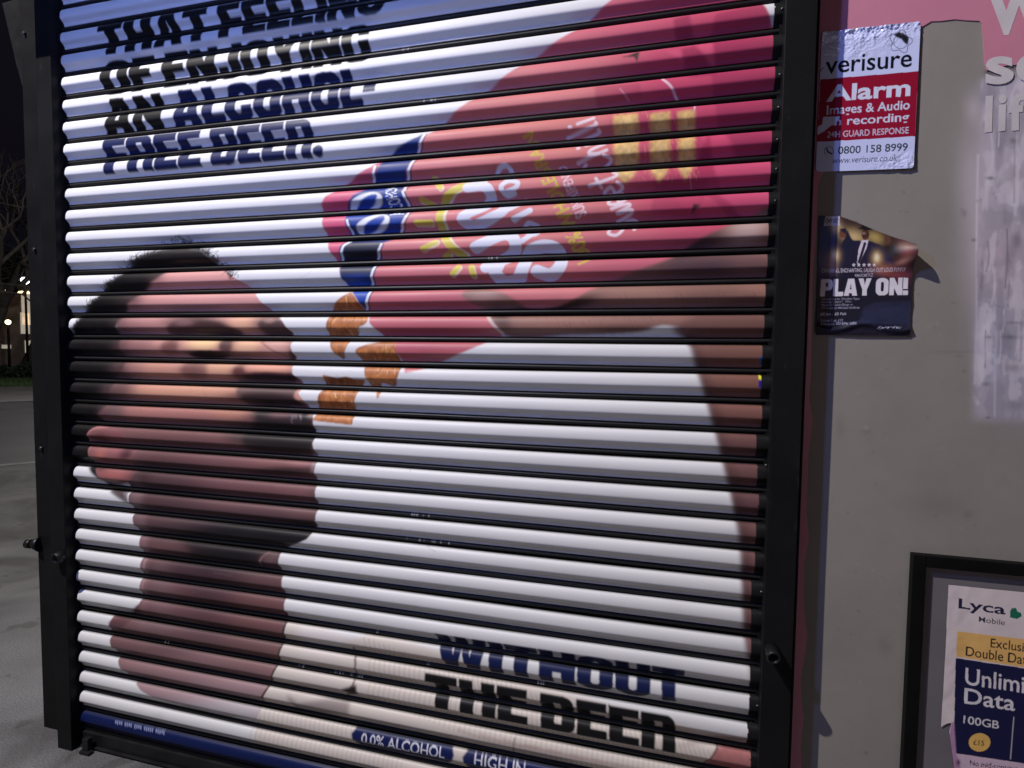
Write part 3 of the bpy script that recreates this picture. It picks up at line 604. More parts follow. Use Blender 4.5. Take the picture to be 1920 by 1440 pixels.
    k.heavy("THAT FEELING", [(183, 47), (719, -45), (721, 25), (187, 107)], ink)
    k.heavy("OF ENJOYING", [(188, 115), (692, 40), (694, 114), (190, 180)], ink)
    k.heavy("AN ALCOHOL-", [(193, 188), (704, 124), (704, 200), (194, 254)], [ink] * 2 + [navy] * 8)
    k.heavy("FREE BEER.", [(194, 262), (607, 220), (607, 293), (195, 327)], navy)
    k.heavy("WITHOUT", [(815, 1186), (1284, 1257), (1284, 1323), (818, 1247)], navy)
    k.heavy("THE BEER", [(797, 1262), (1266, 1343), (1267, 1413), (799, 1324)], ink)
    def pill(x0, y0, x1, y1, h):
        k.fill([(x0, y0 + h * .3), (x0 + 8, y0 + 2), (x0 + 16, y0), (x1 - 14, y1), (x1 - 5, y1 + 5), (x1, y1 + h * .5), (x1 - 5, y1 + h - 4), (x1 - 14, y1 + h), (x0 + 14, y0 + h), (x0 + 4, y0 + h * .85)], (18, 31, 84), 1)
    pill(660, 1362, 852, 1396, 38); pill(868, 1406, 1075, 1446, 40)
    k.text("0.0% ALCOHOL", [(679, 1373), (834, 1402), (834, 1421), (679, 1392)], (228, 228, 240), 0.006)
    k.text("HIGH IN", [(890, 1413), (985, 1433), (985, 1452), (890, 1432)], (228, 228, 240), 0.006)
    for a in range(150):
        x, y = 160 + rng.random() * 1270, rng.random() * 1430; L_ = 3 + rng.random() ** 3 * 40; t_ = rng.normal(0, .5)
        k.stroke([(x, y), (x + L_ * math.cos(t_), y + L_ * math.sin(t_))], .9 + rng.random(), (150, 140, 140) if rng.random() < .6 else (70, 62, 64), .28 * rng.random(), 1.4)
    for a in range(60): k.blob(160 + rng.random() * 1270, rng.random() * 1430, 10 + rng.random() * 50, 4 + rng.random() * 12, (120, 108, 110), .10 * rng.random())
    # foot slat in blue
    zz = k.z1 - np.arange(k.nz) * k.res
    k.C[zz < GZ - 33 * PITCHZ + 0.004] = k.c((12, 27, 78))
    for a in range(26):
        x = 216 + a * 3.6; y = 1352 + a * .78
        if a not in (4, 9, 14, 20): k.stroke([(x, y), (x + 2.2, y + 3 + rng.random() * 2)], 1.6, (170, 180, 220), .7, 1)
    return k

# ------------------------------------------------------------------ materials
M_slat = printed("vinyl_on_slats", 0.46, 0.03, 90, 0.28)
M_black = noisy("black_paint", (0.006, 0.006, 0.0065), (0.011, 0.011, 0.012), 14, 0.42, 0.06, bscale=160, rvar=0.1, spec=0.35)
M_rail = noisy("rail_paint", (0.0065, 0.0065, 0.007), (0.010, 0.010, 0.0105), 7, 0.5, 0.05, bscale=220, rvar=0.08, spec=0.14)
def worn(m, c, scale, th, rough):
    "chips and dusty scuffs over a painted metal"
    nt = m.node_tree; b = nt.nodes["Principled BSDF"]; tc = nt.nodes.new("ShaderNodeTexCoord"); mp = nt.nodes.new("ShaderNodeMapping"); mp.inputs["Scale"].default_value = (1, 1, .35)
    n = nt.nodes.new("ShaderNodeTexNoise"); n.inputs["Scale"].default_value = scale; n.inputs["Detail"].default_value = 9; n.inputs["Roughness"].default_value = .72
    nt.links.new(tc.outputs["Object"], mp.inputs[0]); nt.links.new(mp.outputs[0], n.inputs["Vector"])
    r = nt.nodes.new("ShaderNodeValToRGB"); r.color_ramp.elements[0].position = th; r.color_ramp.elements[0].color = (0, 0, 0, 1); r.color_ramp.elements[1].position = th + .07; r.color_ramp.elements[1].color = (1, 1, 1, 1)
    nt.links.new(n.outputs["Fac"], r.inputs[0])
    x = nt.nodes.new("ShaderNodeMix"); x.data_type = 'RGBA'; src = b.inputs["Base Color"].links[0].from_socket
    nt.links.new(r.outputs[0], x.inputs[0]); nt.links.new(src, x.inputs[6]); x.inputs[7].default_value = (*c, 1); nt.links.new(x.outputs[2], b.inputs["Base Color"])
worn(M_rail, (0.020, 0.019, 0.019), 60, .62, .7)
M_steel = noisy("dull_steel", (0.07, 0.068, 0.066), (0.16, 0.155, 0.15), 60, 0.38, 0.1, metallic=0.9)
M_screw = noisy("screw_steel", (0.06, 0.06, 0.065), (0.14, 0.14, 0.15), 90, 0.4, metallic=0.8)

# ------------------------------------------------------------------ roller shutter
def build_shutter():
    root = empty("roller_shutter", (1.15, 0, 0))
    tag(root, "closed roller shutter printed with an advert of a man and a crisps packet", "roller shutter")
    k = paint_advert()
    s = np.linspace(0, 1, 18)
    za = s * 0.0525; B_ = 0.0180; pk = 0.60
    ya = np.where(s < pk, -B_ * np.clip(1 - (np.clip(pk - s, 0, 1) / pk) ** 2.3, 0, 1) ** 0.5, -B_ + 0.0150 * (0.5 - 0.5 * np.cos(np.pi * np.clip(s - pk, 0, 1) / (1 - pk)))) + 0.001
    zl = 0.0525 + np.array([0.0010, 0.0020, 0.0030, 0.0040, 0.0050, 0.0058]); yl = np.array([-0.0016, -0.0016, -0.0015, -0.0012, -0.0004, 0.0016])
    zj = 0.0584 + np.array([0.0004, 0.0036, 0.0080, 0.0120, 0.0150, 0.0172]); yj = np.array([0.0040, -0.0012, -0.0034, -0.0014, 0.0036, 0.0064])
    zp = np.concatenate([za, zl, zj]); yp = np.concatenate([ya, yl, yj]); nprint = len(za) + 5
    specks = [(at(px, py, -.002)[0], at(px, py, -.002)[2], wd, c) for px, py, wd, c in ((752, 92, .03, 5), (788, 189, .05, 6), (770, 963, .06, 9), (762, 1011, .14, 10), (620, 1262, .05, 4), (655, 1270, .05, 7), (706, 1184, .01, 2), (800, 1243, .02, 3), (1000, 1283, .04, 4), (915, 488, .03, 3), (310, 1182, .02, 3), (560, 1243, .02, 3))]
    xs = np.concatenate([[-0.014, -0.0012], np.linspace(0, WPR + 0.012, 1060), [WPR + 0.02, 2.322]])
    black = np.array([0.008, 0.008, 0.0085])
    for i in range(NSL + 4):
        n = i - 4                        # four slats above the frame's edge too
        if n >= NSL: break
        dz = rng.normal(0, .0005); dy = rng.normal(0, .0007)
        wob = 0.0007 * np.sin(xs * (2 + rng.random() * 3) + rng.random() * 6)
        X, Zo = np.meshgrid(xs, zp); Yo = np.repeat(yp[:, None], len(xs), 1)
        P = np.stack([X, Yo + dy + wob[None] * .8, GZ - n * PITCHZ - Zo + dz + wob[None]], -1)
        P[..., 1] += 0.0011 * (vnoise(X.shape, (14, 110), n + 90, 3) - .5) * np.sin(np.pi * np.clip(Zo / 0.056, 0, 1))
        C = k.sample(X, GZ - n * PITCHZ - Zo)
        C = C * (1 - .05 * vnoise(X.shape, (5, 60), n + 300, 4))[..., None]
        re = WPR + rng.normal(0, .0025) + (0.0 if n < 18 else -0.004)
        rag = re + 0.0012 * vnoise((1, len(zp)), (1, 5), n + 50)[0]
        off = (X > rag[:, None]) | (X < -0.0006)
        C[off] = black
        C[nprint:] = black * (1 + .5 * rng.random())
        lipdark = 0.85 + 0.15 * rng.random()
        C[0] = black
        for (sx, sz, sw, cnt) in specks:
            if int((GZ - sz) / PITCHZ) == n:
                for _ in range(cnt):
                    a_ = sx + rng.random() * sw; C[nprint + 1:nprint + 4, np.abs(xs - a_) < .0022] = .08 + .22 * rng.random()
        link("slat", grid_mesh("slat", P, C), M_slat, root)
    zb = GZ - NSL * PITCHZ + 0.002
    MB().box((0.0, -0.012, zb - 0.045), (2.318, 0.016, zb), 0.004).box((0.0, -0.022, zb - 0.052), (2.318, 0.014, zb - 0.0455), 0.002).build("bottom_bar", M_black, root)
    MB().box((0.035, -0.042, 0.0), (0.062, -0.0225, 0.055), 0.003).box((0.030, -0.050, 0.0), (0.075, -0.030, 0.012), 0.002).build("floor_bracket", M_black, root)
    # guide rails: front face, inner return
    a = at(66.5, 100, -0.045)[0]; b = at(94, 100, -0.045)[0]
    top, bot = GZ + 0.30, 0.0
    L = MB().box((a, -0.045, bot), (b, 0.012, top), 0.002).box((a + 0.004, 0.014, bot), (b + 0.010, 0.06, top), 0.002)
    L = L.build("guide_rail", M_rail, root)
    r = MB().box((2.307, -0.045, bot), (2.377, 0.008, top), 0.002).box((2.379, -0.040, bot), (2.383, 0.008, top), 0.001).box((2.300, -0.002, bot), (2.3065, 0.06, top)).build("guide_rail", M_rail, root)
    a0, a1 = at(40, 100, 0.03)[0], at(69, 100, 0.03)[0]
    o = MB().box((a0, 0.03, 0.0), (a1 + 0.02, 0.11, top), 0.002).build("corner_channel", M_rail, root)
    # lock barrels
    def barrel(p, L_, ro, ri, mat, par):
        MB().pipe((p[0], p[1], p[2]), (p[0], p[1] - L_, p[2] - 0.004), ro, ri).build("lock_barrel", mat, par)
    c = at(1446, 1216, -0.046); barrel(c, 0.044, 0.0165, 0.0115, M_black, r)
    c = at(136, 1046, -0.030); barrel((b - 0.016, -0.046, at(120, 1048, -0.046)[2] + .01), 0.026, 0.021, 0.013, M_black, L)
    c = at(76, 1020, 0.03); q = at(60, 1020, 0.03)
    MB().tube(c, (q[0] + .012, 0.02, c[2]), 0.030, 0.014).tube((q[0] + .012, 0.02, c[2]), (q[0] - .008, 0.018, c[2]), 0.017).build("bolt", M_black, o)
    for (px, py, y, par) in ((47, 63, 0.029, o), (66, 468, 0.029, o), (79, 840, 0.029, o)):
        p = at(px, py, y); MB().tube(p, (p[0], p[1] - 0.008, p[2]), 0.006, 0.005).build("screw", M_screw, par)
    for py in (20, 142, 203, 263, 318, 377, 872, 1110, 1325):
        p = at(1459.5 - (py > 700) * 14, py, -0.010); MB().tube((2.3066, -0.016, p[2]), (2.3005, -0.016, p[2]), 0.0035, 0.0028, 8).build("rivet", M_screw, r)
    # hood over the roller and its end gusset
    MB().box((-0.175, -0.241, GZ + 0.125), (2.47, 0.0, GZ + 0.46), 0.006).box((-0.175, -0.245, GZ + 0.1), (2.47, -0.2415, GZ + 0.15), 0.001).build("hood", M_rail, root)
    P = [at(px, py, 0.112) for px, py in ((4, 6), (60, -10), (66, 90), (44, 168), (30, 118))]
    MB().prism(P, (0, 0.012, 0)).build("gusset", M_black, root)
    return root
build_shutter()

# ------------------------------------------------------------------ shop wall
YW = 0.012
def build_wall():
    root = empty("shop_wall", (3.0, 0.1, 0))
    tag(root, "grey rendered shop wall right of the roller shutter, scuffed and streaked with paper residue", "wall")
    k = Canvas(2.30, 3.20, 0.0, GZ + 0.30, YW, 0.0022, 1.0)
    base = np.array([0.286, 0.264, 0.240])
    n1 = vnoise(k.C.shape[:2], 90, 3, 4); n2 = vnoise(k.C.shape[:2], 14, 4, 3)
    k.C[:] = base * (1 + .16 * (n1 - .5) + .07 * (n2 - .5))[..., None]
    g = lambda r, gg, b: tuple(int(v) for v in (r, gg, b))
    # pale paste and paper residue
    pale, blue = (208, 198, 208), (176, 180, 206)
    k.fill([(1838, 150), (1990, 130), (1990, 790), (1826, 786), (1832, 500), (1838, 300)], (182, 174, 188), 4, .9, tex=0.22, cell=40)
    k.blob(1838, 430, 34, 150, pale, .6); k.blob(1822, 330, 26, 80, pale, .4); k.blob(1826, 205, 16, 30, pale, .5); k.blob(1880, 500, 50, 60, (206, 184, 190), .5)
    k.blob(1860, 640, 26, 70, blue, .7); k.blob(1890, 300, 50, 60, pale, .4); k.blob(1900, 700, 40, 90, (150, 150, 170), .5)
    for a in range(60):
        x, y = 1840 + rng.random() * 110, 160 + rng.random() * 560
        k.blob(x, y, 3 + rng.random() * 9, 4 + rng.random() * 22, (214, 206, 216) if rng.random() < .55 else (134, 130, 144), .35, rng.normal(0, 12))
    RM = k.mask([(1842, 150), (1990, 132), (1990, 788), (1828, 786), (1834, 500), (1842, 300)], 2)
    nn = vnoise(k.C.shape[:2], (26, 15), 77, 4); n5 = vnoise(k.C.shape[:2], (50, 9), 78, 4)
    for nz_, th, sg, c, al in ((nn, .54, 1, (220, 212, 222), .55), (nn, .40, -1, (140, 134, 146), .35), (n5, .60, 1, (228, 220, 230), .5), (n5, .38, -1, (138, 132, 146), .35)):
        a = (np.clip((nz_ - th) * sg * 16, 0, 1) * RM * al)[..., None]; k.C[:] = k.C * (1 - a) + k.c(c) * a
    for a in range(9):
        x, y = 1846 + rng.random() * 90, 220 + rng.random() * 400; L_ = 30 + rng.random() * 90
        k.stroke([(x, y), (x + rng.normal(0, 1.5), y + L_ * .5), (x - 1 - rng.random() * 2, y + L_)], 1.6, (112, 106, 118) if a % 2 else (232, 224, 234), .7, 1.2, True); k.blob(x - 1.5, y + L_, 1.8, 2.6, (120, 112, 120), .6)
    for a in range(14):
        x, y = 1570 + rng.random() * 330, 340 + rng.random() * 900; t_ = rng.normal(0, .5); L_ = 6 + rng.random() * 26
        k.stroke([(x, y), (x + L_ * math.cos(t_), y + L_ * math.sin(t_))], 1.1, (92, 82, 76) if a % 3 else (176, 168, 160), .45, 1)
    for x, y0, y1, c in ((1834, 290, 470, (240, 226, 240)), (1830, 470, 720, (206, 200, 216)), (1858, 250, 330, (226, 214, 222)), (1852, 452, 510, (120, 112, 122)), (1842, 490, 540, (130, 122, 130)), (1888, 430, 540, (120, 110, 118)), (1868, 620, 780, (204, 206, 222)), (1876, 620, 680, (200, 200, 218)), (1904, 220, 380, (150, 142, 154)), (1862, 500, 570, (216, 212, 222))):
        k.stroke([(x, y0), (x + rng.normal(0, 2), (y0 + y1) / 2), (x - 3, y1)], 2.6, c, .75, 2, True)
    for x, y, rx, ry, a in ((1857, 334, 7, 3, .8), (1826, 450, 4, 2.5, .8), (1808, 400, 5, 7, .35), (1908, 450, 8, 16, .5), (1854, 632, 5, 3, .6), (1903, 605, 16, 3, .5), (1896, 632, 18, 4, .45), (1900, 690, 18, 8, .4), (1850, 720, 8, 4, .5), (1905, 760, 20, 10, .35), (1852, 783, 4, 2, .8), (1900, 264, 6, 6, .6)):
        k.blob(x, y, rx, ry, (84, 78, 84), a)
    k.fill([(1846, 128), (1850, 130), (1900, 124), (1990, 118), (1990, 124), (1900, 130), (1870, 140), (1848, 142)], (88, 84, 96), 1, .8)
    # dabs, chips and knocks
    for x, y, rx, ry, a in ((1625, 806, 8, 9, .35), (1788, 568, 4, 2, .4), (1798, 668, 8, 2, .35), (1605, 416, 2, 2, .6), (1815, 965, 7, 6, .3), (1660, 1210, 14, 20, .22), (1575, 800, 10, 20, .2), (1790, 660, 40, 3, .2), (1624, 1412, 3, 3, .6), (1760, 950, 60, 30, .16)):
        k.blob(x, y, rx, ry, (96, 84, 76), a)
    k.blob(1624, 802, 6, 5, (180, 172, 164), .5)
    for a in range(70):
        x, y = 1560 + rng.random() * 280, 330 + rng.random() * 1000
        k.blob(x, y, 1 + rng.random() * 2, 1 + rng.random() * 2, (84, 76, 72) if rng.random() < .6 else (178, 170, 164), .4)
    xs = np.arange(2.30, 3.20, 0.0024); zs = np.arange(GZ + 0.30, 0.0, -0.0030)
    X, Z = np.meshgrid(xs, zs); C = k.sample(X, Z)
    rel = 0.0012 * (vnoise(X.shape, 110, 21, 2) - .5) + 0.00012 * (vnoise(X.shape, 9, 22, 2) - .5)
    me = grid_mesh("render_coat", np.stack([X, YW + rel, Z], -1), C)
    M = printed("painted_render", 0.5, 0.05, 90, 0.4)
    link("render_coat", me, M, root)
    M2 = noisy("grey_render", (0.265, 0.245, 0.225), (0.305, 0.28, 0.26), 3, 0.6, 0.15, bscale=60)
    MB().box((2.298, YW + 0.004, 0), (4.6, 0.25, 3.6)).box((3.199, YW - 0.001, 0), (4.6, YW + 0.0035, GZ + .30)).box((-0.2, 0.075, GZ + 0.3), (2.2975, 0.25, 3.6)).box((-0.2, 0.075, 0), (2.2975, 0.25, GZ + 0.2995)).build("masonry", M2, root)
build_wall()

def outline_sheet(name, pts, y, thick, mat, parent=None):
    return MB().prism([at(px, py, y) for px, py in pts], (0, thick, 0)).build(name, mat, parent)

# ------------------------------------------------------------------ pink vinyl on the wall with its remaining letters
def build_pink():
    root = empty("vinyl_panel", (2.6, YW, 2.2))
    tag(root, "torn pink vinyl panel with white letters at the top right of the wall", "sign")
    y = YW - 0.0022
    pts = [(1512, -120), (2050, -120), (2050, 104), (1960, 112), (1920, 121), (1890, 122), (1866, 128), (1850, 132), (1846, 118), (1844, 80), (1841, 44), (1836, 39), (1812, 38), (1790, 36), (1766, 39), (1746, 40), (1736, 46), (1726, 52), (1722, 120), (1716, 250), (1710, 296),
           (1600, 304), (1552, 310), (1538, 334), (1534, 350), (1530, 440), (1524, 520), (1522, 610), (1521, 700), (1517, 742), (1524, 790), (1516, 850), (1512, 960), (1517, 1010), (1508, 1050), (1506, 1120), (1511, 1175), (1514, 1190), (1508, 1235), (1501, 1275), (1503, 1310), (1507, 1345), (1501, 1400), (1505, 1480), (1478, 1480), (1500, 700)]
    M = noisy("pink_vinyl", (0.60, 0.235, 0.325), (0.64, 0.26, 0.345), 5, 0.32, 0.10, bscale=25)
    outline_sheet("vinyl_film", pts, y, 0.0014, M, root)
    Mw = noisy("white_vinyl", (0.60, 0.56, 0.58), (0.68, 0.64, 0.66), 20, 0.4, 0.05)
    def letters(body, q, bold, dy=0.0004):
        V, T, lo, hi = font_tris(body, bold); U = (V - lo) / (hi - lo)
        TL, TR, BR, BL = [np.array(p, float) for p in q]
        P = [at(*((BL * (1 - u) + BR * u) * (1 - v) + (TL * (1 - u) + TR * u) * v), y - dy) for u, v in U]
        me = bpy.data.meshes.new("letter"); me.from_pydata([tuple(p) for p in P], [], [tuple(t) for t in T]); me.update()
        bm = bmesh.new(); bm.from_mesh(me); bmesh.ops.remove_doubles(bm, verts=bm.verts, dist=1e-5)
        bmesh.ops.recalc_face_normals(bm, faces=bm.faces); bm.to_mesh(me); bm.free()
        link("letter", me, Mw, root)
    letters("W", [(1850, -22), (1972, -30), (1972, 60), (1850, 68)], 0.05)
    letters("s", [(1848, 107), (1901, 104), (1901, 156), (1848, 160)], 0.03)
    letters("o", [(1905, 103), (1962, 99), (1962, 152), (1905, 156)], 0.03)
    letters("l", [(1848, 180), (1862, 179), (1860, 247), (1846, 249)], 0.03, -0.0012)
    letters("i", [(1873, 178), (1888, 177), (1886, 245), (1871, 247)], 0.03, -0.0012)
    letters("f", [(1891, 177), (1923, 174), (1923, 243), (1891, 246)], 0.03, -0.0012)
build_pink()

# ------------------------------------------------------------------ alarm company sign
def sheet(name, quad, y, paint, nu, nv, mat, relief, keep=None, parent=None, gain=1.0, res=0.0009, pad=0.02):
    Q = [at(p[0], p[1], y) for p in quad]
    xs = [q[0] for q in Q]; zs = [q[2] for q in Q]
    k = Canvas(min(xs) - pad, max(xs) + pad, min(zs) - pad, max(zs) + pad, y, res, gain); paint(k)
    U, V = np.meshgrid(np.linspace(0, 1, nu), np.linspace(0, 1, nv))     # V=0 top
    TL, TR, BR, BL = [np.array(q) for q in Q]
    P = (TL * (1 - U[..., None]) + TR * U[..., None]) * (1 - V[..., None]) + (BL * (1 - U[..., None]) + BR * U[..., None]) * V[..., None]
    C = k.sample(P[..., 0], P[..., 2]); S = relief(U, V)
    pxm, pym = photo_xy(P[..., 0], P[..., 1], P[..., 2])
    P = P.copy(); P[..., 1] -= S
    kp = None
    if keep is not None:
        poly = np.array(keep, float)
        cx = (pxm[:-1, :-1] + pxm[1:, 1:]) / 2; cy = (pym[:-1, :-1] + pym[1:, 1:]) / 2
        kp = np.zeros(cx.shape, bool)
        for (ax, ay), (bx, by) in zip(poly, np.roll(poly, -1, 0)):
            if ay != by: kp ^= ((ay > cy) != (by > cy)) & (cx < (bx - ax) * (cy - ay) / (by - ay) + ax)
    return link(name, grid_mesh(name, P, C, kp), mat, parent)

def build_alarm_sign():
    ok = lambda f: f
    wht, red, ink = (206, 214, 252), (150, 22, 52), (20, 22, 34)
    quad = [(1541, 61), (1726, 41), (1712, 316), (1529, 323)]
    def paint(k):
        f = k.quadmap([quad[0], quad[1], quad[2], quad[3]])      # f(u, v) with v=1 at the top
        k.C[:] = k.c(wht)
        def q(u0, u1, t, b): return [tuple(f(u0, 1 - t)), tuple(f(u1, 1 - t)), tuple(f(u1, 1 - b)), tuple(f(u0, 1 - b))]
        k.fill([(1538, 150), (1722, 134), (1715, 255), (1531, 266)], red, 0)
        k.fill([(1530, 262), (1716, 251), (1716, 256), (1530, 267)], red, 0)
        # flower outline above the name
        import math as mm
        pts = [tuple(np.array(f(0.805, 1 - .125)) + np.array([(19 + 3.4 * mm.cos(5 * t + .6)) * mm.cos(t), (19 + 3.4 * mm.cos(5 * t + .6)) * mm.sin(t)])) for t in np.linspace(0, 2 * mm.pi, 46)]
        k.stroke(pts, 1.3, (70, 74, 92), .9, .8); c = f(0.805, 1 - .125)
        k.stroke([(c[0] + 13 * mm.cos(t), c[1] + 13 * mm.sin(t)) for t in np.linspace(0, 6.3, 30)], 1.2, (70, 74, 92), .9, .8)
        k.fill([(1676, 66), (1684, 60), (1694, 63), (1704, 71), (1702, 84), (1696, 82), (1690, 74), (1680, 70)], (34, 36, 46), 1)
        k.text("verisure", q(0.05, .93, .185, .305), ink, 0.012, spacing=1.0)
        k.text("Alarm", q(0.075, .93, .385, .505), (216, 222, 246), 0.028)
        k.text("Images & Audio", q(0.085, .93, .53, .615), (212, 218, 244), 0.014)
        k.text("n recording", q(0.17, .93, .615, .695), (212, 218, 244), 0.014)
        k.text("24H GUARD RESPONSE", q(0.10, .93, .715, .76), (204, 202, 232), 0.008)
        k.text("0800 158 8999", q(0.22, .93, .825, .88), (44, 52, 64), 0.012)
        k.text("www.verisure.co.uk", q(0.17, .83, .90, .945), (84, 88, 116), 0.004, 0.2)
        cx, cy = f(.125, 1 - .855); k.stroke([(cx + 8.5 * mm.cos(t), cy + 8.5 * mm.sin(t)) for t in np.linspace(2.2, 6.9, 22)], 1.2, (60, 66, 84), .9, .8); k.stroke([(cx - 4, cy - 5), (cx - 2, cy + 1), (cx + 5, cy + 5)], 3, (34, 38, 50), 1, 1)
        k.fill([(1543, 220), (1575, 219), (1566, 234), (1558, 236), (1546, 246), (1532, 254), (1533, 238), (1541, 234)], (206, 214, 246), 0)
        k.stroke([(1543, 128), (1538, 134)], 2, ink, .8, 1)
    def relief(U, V):
        n = vnoise(U.shape, (16, 20), 51, 3) - .5; fine = vnoise(U.shape, (5, 7), 52, 2) - .5
        w_ = np.clip(1.25 - V * 4.2 - np.maximum(0, U - .3) * .9 - 0.0, 0, 1) + np.clip(1 - V * 12, 0, 1) + np.clip((V - .84) * 7, 0, 1) * np.clip((U - .5) * 3.0, 0, 1) * .9
        return 0.0022 + w_ * (0.0055 * n + 0.0022 * fine) + 0.0006 * np.sin(U * 5 + V * 3)
    m = printed("foil_sign", 0.22, 0.0, spec=0.7)
    m.node_tree.nodes["Principled BSDF"].inputs["Coat Weight"].default_value = 0.35
    # rounded outline
    P = []
    A, B, C_, D = [np.array(p, float) for p in quad]
    for a, p, b in ((D, A, B), (A, B, C_), (B, C_, D), (C_, D, A)):
        e1 = (a - p) / np.linalg.norm(a - p); e2 = (b - p) / np.linalg.norm(b - p); r = 8
        for t in np.linspace(0, 1, 6): P.append(p + e1 * r * (1 - t) ** 2 + e2 * r * t ** 2)
    o = sheet("alarm_sign", quad, YW - 0.004, paint, 300, 440, m, relief, keep=P, gain=1.12)
    tag(o, "crumpled white and red foil alarm sign reading Alarm, high on the wall", "sign")
build_alarm_sign()

# ------------------------------------------------------------------ theatre poster with a lifted corner
def build_play_poster():
    quad = [(1536, 405), (1712, 405), (1706, 630), (1529, 628)]
    keep = [(1535, 405), (1574, 406), (1600, 415), (1640, 432), (1676, 446), (1694, 452), (1710, 462), (1709, 520), (1707, 560), (1706, 600), (1705, 630), (1640, 629), (1529, 630)]
    def paint(k):
        k.C[:] = k.c((26, 28, 52))
        k.fill([(1530, 400), (1720, 400), (1720, 520), (1530, 520)], (44, 40, 60), 2)
        k.blob(1546, 450, 20, 40, (58, 84, 146), .9); k.blob(1548, 490, 16, 20, (120, 116, 160), .6); k.blob(1566, 416, 12, 8, (236, 212, 170), .9); k.fill([(1570, 404), (1720, 404), (1720, 500), (1640, 500), (1570, 470)], (64, 42, 40), 5, .9); k.blob(1600, 444, 22, 13, (232, 200, 140), .9, 15); k.blob(1640, 446, 16, 11, (204, 176, 104), .85, 25); k.blob(1568, 428, 10, 10, (236, 206, 160), .8)
        k.blob(1690, 470, 22, 30, (70, 34, 36), .9); k.blob(1672, 470, 14, 18, (54, 36, 30), .8); k.blob(1695, 480, 10, 22, (150, 84, 76), .6)
        k.fill([(1548, 403), (1574, 404), (1574, 424), (1544, 424)], (206, 200, 214), 0); k.text("lyric", [(1547, 408), (1572, 408), (1571, 422), (1546, 422)], (30, 30, 40), 0.01, .3)
        # performers in suits: dark jackets, hats, shirts
        k.fill([(1573, 500), (1576, 462), (1584, 446), (1588, 432), (1598, 450), (1612, 452), (1618, 468), (1614, 520), (1570, 520)], (26, 30, 58), 1, smooth=True)
        k.fill(ell(1580, 438, 7, 9, 10), (120, 72, 56), 1); k.fill([(1572, 430), (1586, 428), (1588, 446), (1592, 456), (1580, 458), (1586, 440)], (30, 34, 56), 1)
        k.fill([(1597, 462), (1612, 454), (1628, 452), (1640, 456), (1652, 462), (1668, 482), (1676, 494), (1662, 496), (1646, 486), (1648, 525), (1590, 525), (1590, 490)], (34, 31, 62), 1, smooth=True); k.stroke([(1634, 462), (1644, 484), (1668, 496)], 3, (58, 54, 96), .7, 3); k.stroke([(1600, 470), (1596, 515)], 3, (20, 18, 40), .7, 3)
        k.fill([(1615, 451), (1628, 450), (1624, 466), (1616, 482), (1611, 496), (1606, 494), (1609, 468)], (226, 218, 230), 0); k.stroke([(1621, 457), (1617, 470), (1610, 492)], 5, (36, 32, 60), 1, 1)
        k.fill(ell(1622, 440, 7, 10), (78, 48, 38), 0); k.fill([(1607, 429), (1614, 426), (1616, 418), (1630, 419), (1631, 427), (1637, 432), (1620, 432)], (24, 18, 22), 1); k.blob(1619, 438, 3, 2, (190, 160, 150), .8); k.blob(1625, 448, 4, 2, (150, 90, 76), .6)
        k.fill(ell(1663, 450, 6, 8), (96, 64, 50), 1); k.fill([(1654, 462), (1674, 462), (1680, 480), (1668, 482)], (36, 26, 30), 2); k.fill(ell(1686, 462, 6, 8), (86, 46, 40), 1)
        for cx, cy in ((1565, 480), (1643, 484)): k.blob(cx, cy, 9, 12, (250, 206, 140), .9); k.blob(cx, cy - 1, 4, 7, (255, 246, 214), 1)
        k.blob(1690, 492, 12, 5, (196, 140, 128), .9, -20); k.blob(1655, 506, 22, 10, (190, 120, 96), .7); k.blob(1680, 516, 24, 10, (160, 70, 66), .7)
        k.blob(1560, 500, 10, 16, (208, 160, 140), .6); k.blob(1600, 515, 24, 14, (24, 22, 44), .8)
        for i in range(5): k.fill([(1600 + i * 9.6 + 4.2 * (1 if j % 2 == 0 else .45) * math.sin(math.pi * j / 5), 497 - 4.2 * (1 if j % 2 == 0 else .45) * math.cos(math.pi * j / 5)) for j in range(10)], (226, 220, 230), 0)
        k.text("CHARMING, ENCHANTING, LAUGH OUT LOUD FUNNY", [(1540, 504), (1696, 502), (1696, 511), (1540, 513)], (214, 206, 222), 0.01)
        k.text("WHATSONSTAGE", [(1602, 514), (1636, 513), (1636, 519), (1602, 520)], (206, 200, 214), 0.01)
        k.fill([(1530, 520), (1712, 520), (1712, 640), (1526, 640)], (22, 22, 40), 3, .75)
        k.blob(1690, 520, 20, 20, (120, 50, 72), .5); k.blob(1545, 530, 14, 20, (70, 80, 130), .5)
        k.heavy("PLAY ON!", [(1539, 524), (1702, 521), (1701, 553), (1537, 556)], (234, 230, 240), 0)
        for i, (t, x1) in enumerate((("Conceived by Sheldon Epps", 1611), ("Book by Cheryl L. West", 1597), ("Music by Duke Ellington", 1598), ("Directed by Michael Buffong", 1611))):
            k.text(t, [(1540, 559 + i * 5.6), (x1, 558 + i * 5.6), (x1, 563 + i * 5.6), (1539, 564 + i * 5.6)], (168, 166, 190), 0.004, .2)
        k.text("28 Jan - 22 Feb", [(1537, 587), (1586, 586), (1586, 592), (1537, 593)], (206, 204, 222), 0.008, .2)
        k.text("Tickets from £10", [(1538, 599), (1580, 598), (1580, 603), (1538, 604)], (170, 174, 206), 0.004, .2)
        k.text("lyric.co.uk  020 8741 6850", [(1538, 605), (1604, 604), (1604, 610), (1538, 611)], (178, 182, 212), 0.004, .2)
        k.text("lyric", [(1642, 612), (1690, 611), (1690, 617), (1642, 618)], (186, 190, 214), 0.006, .3)
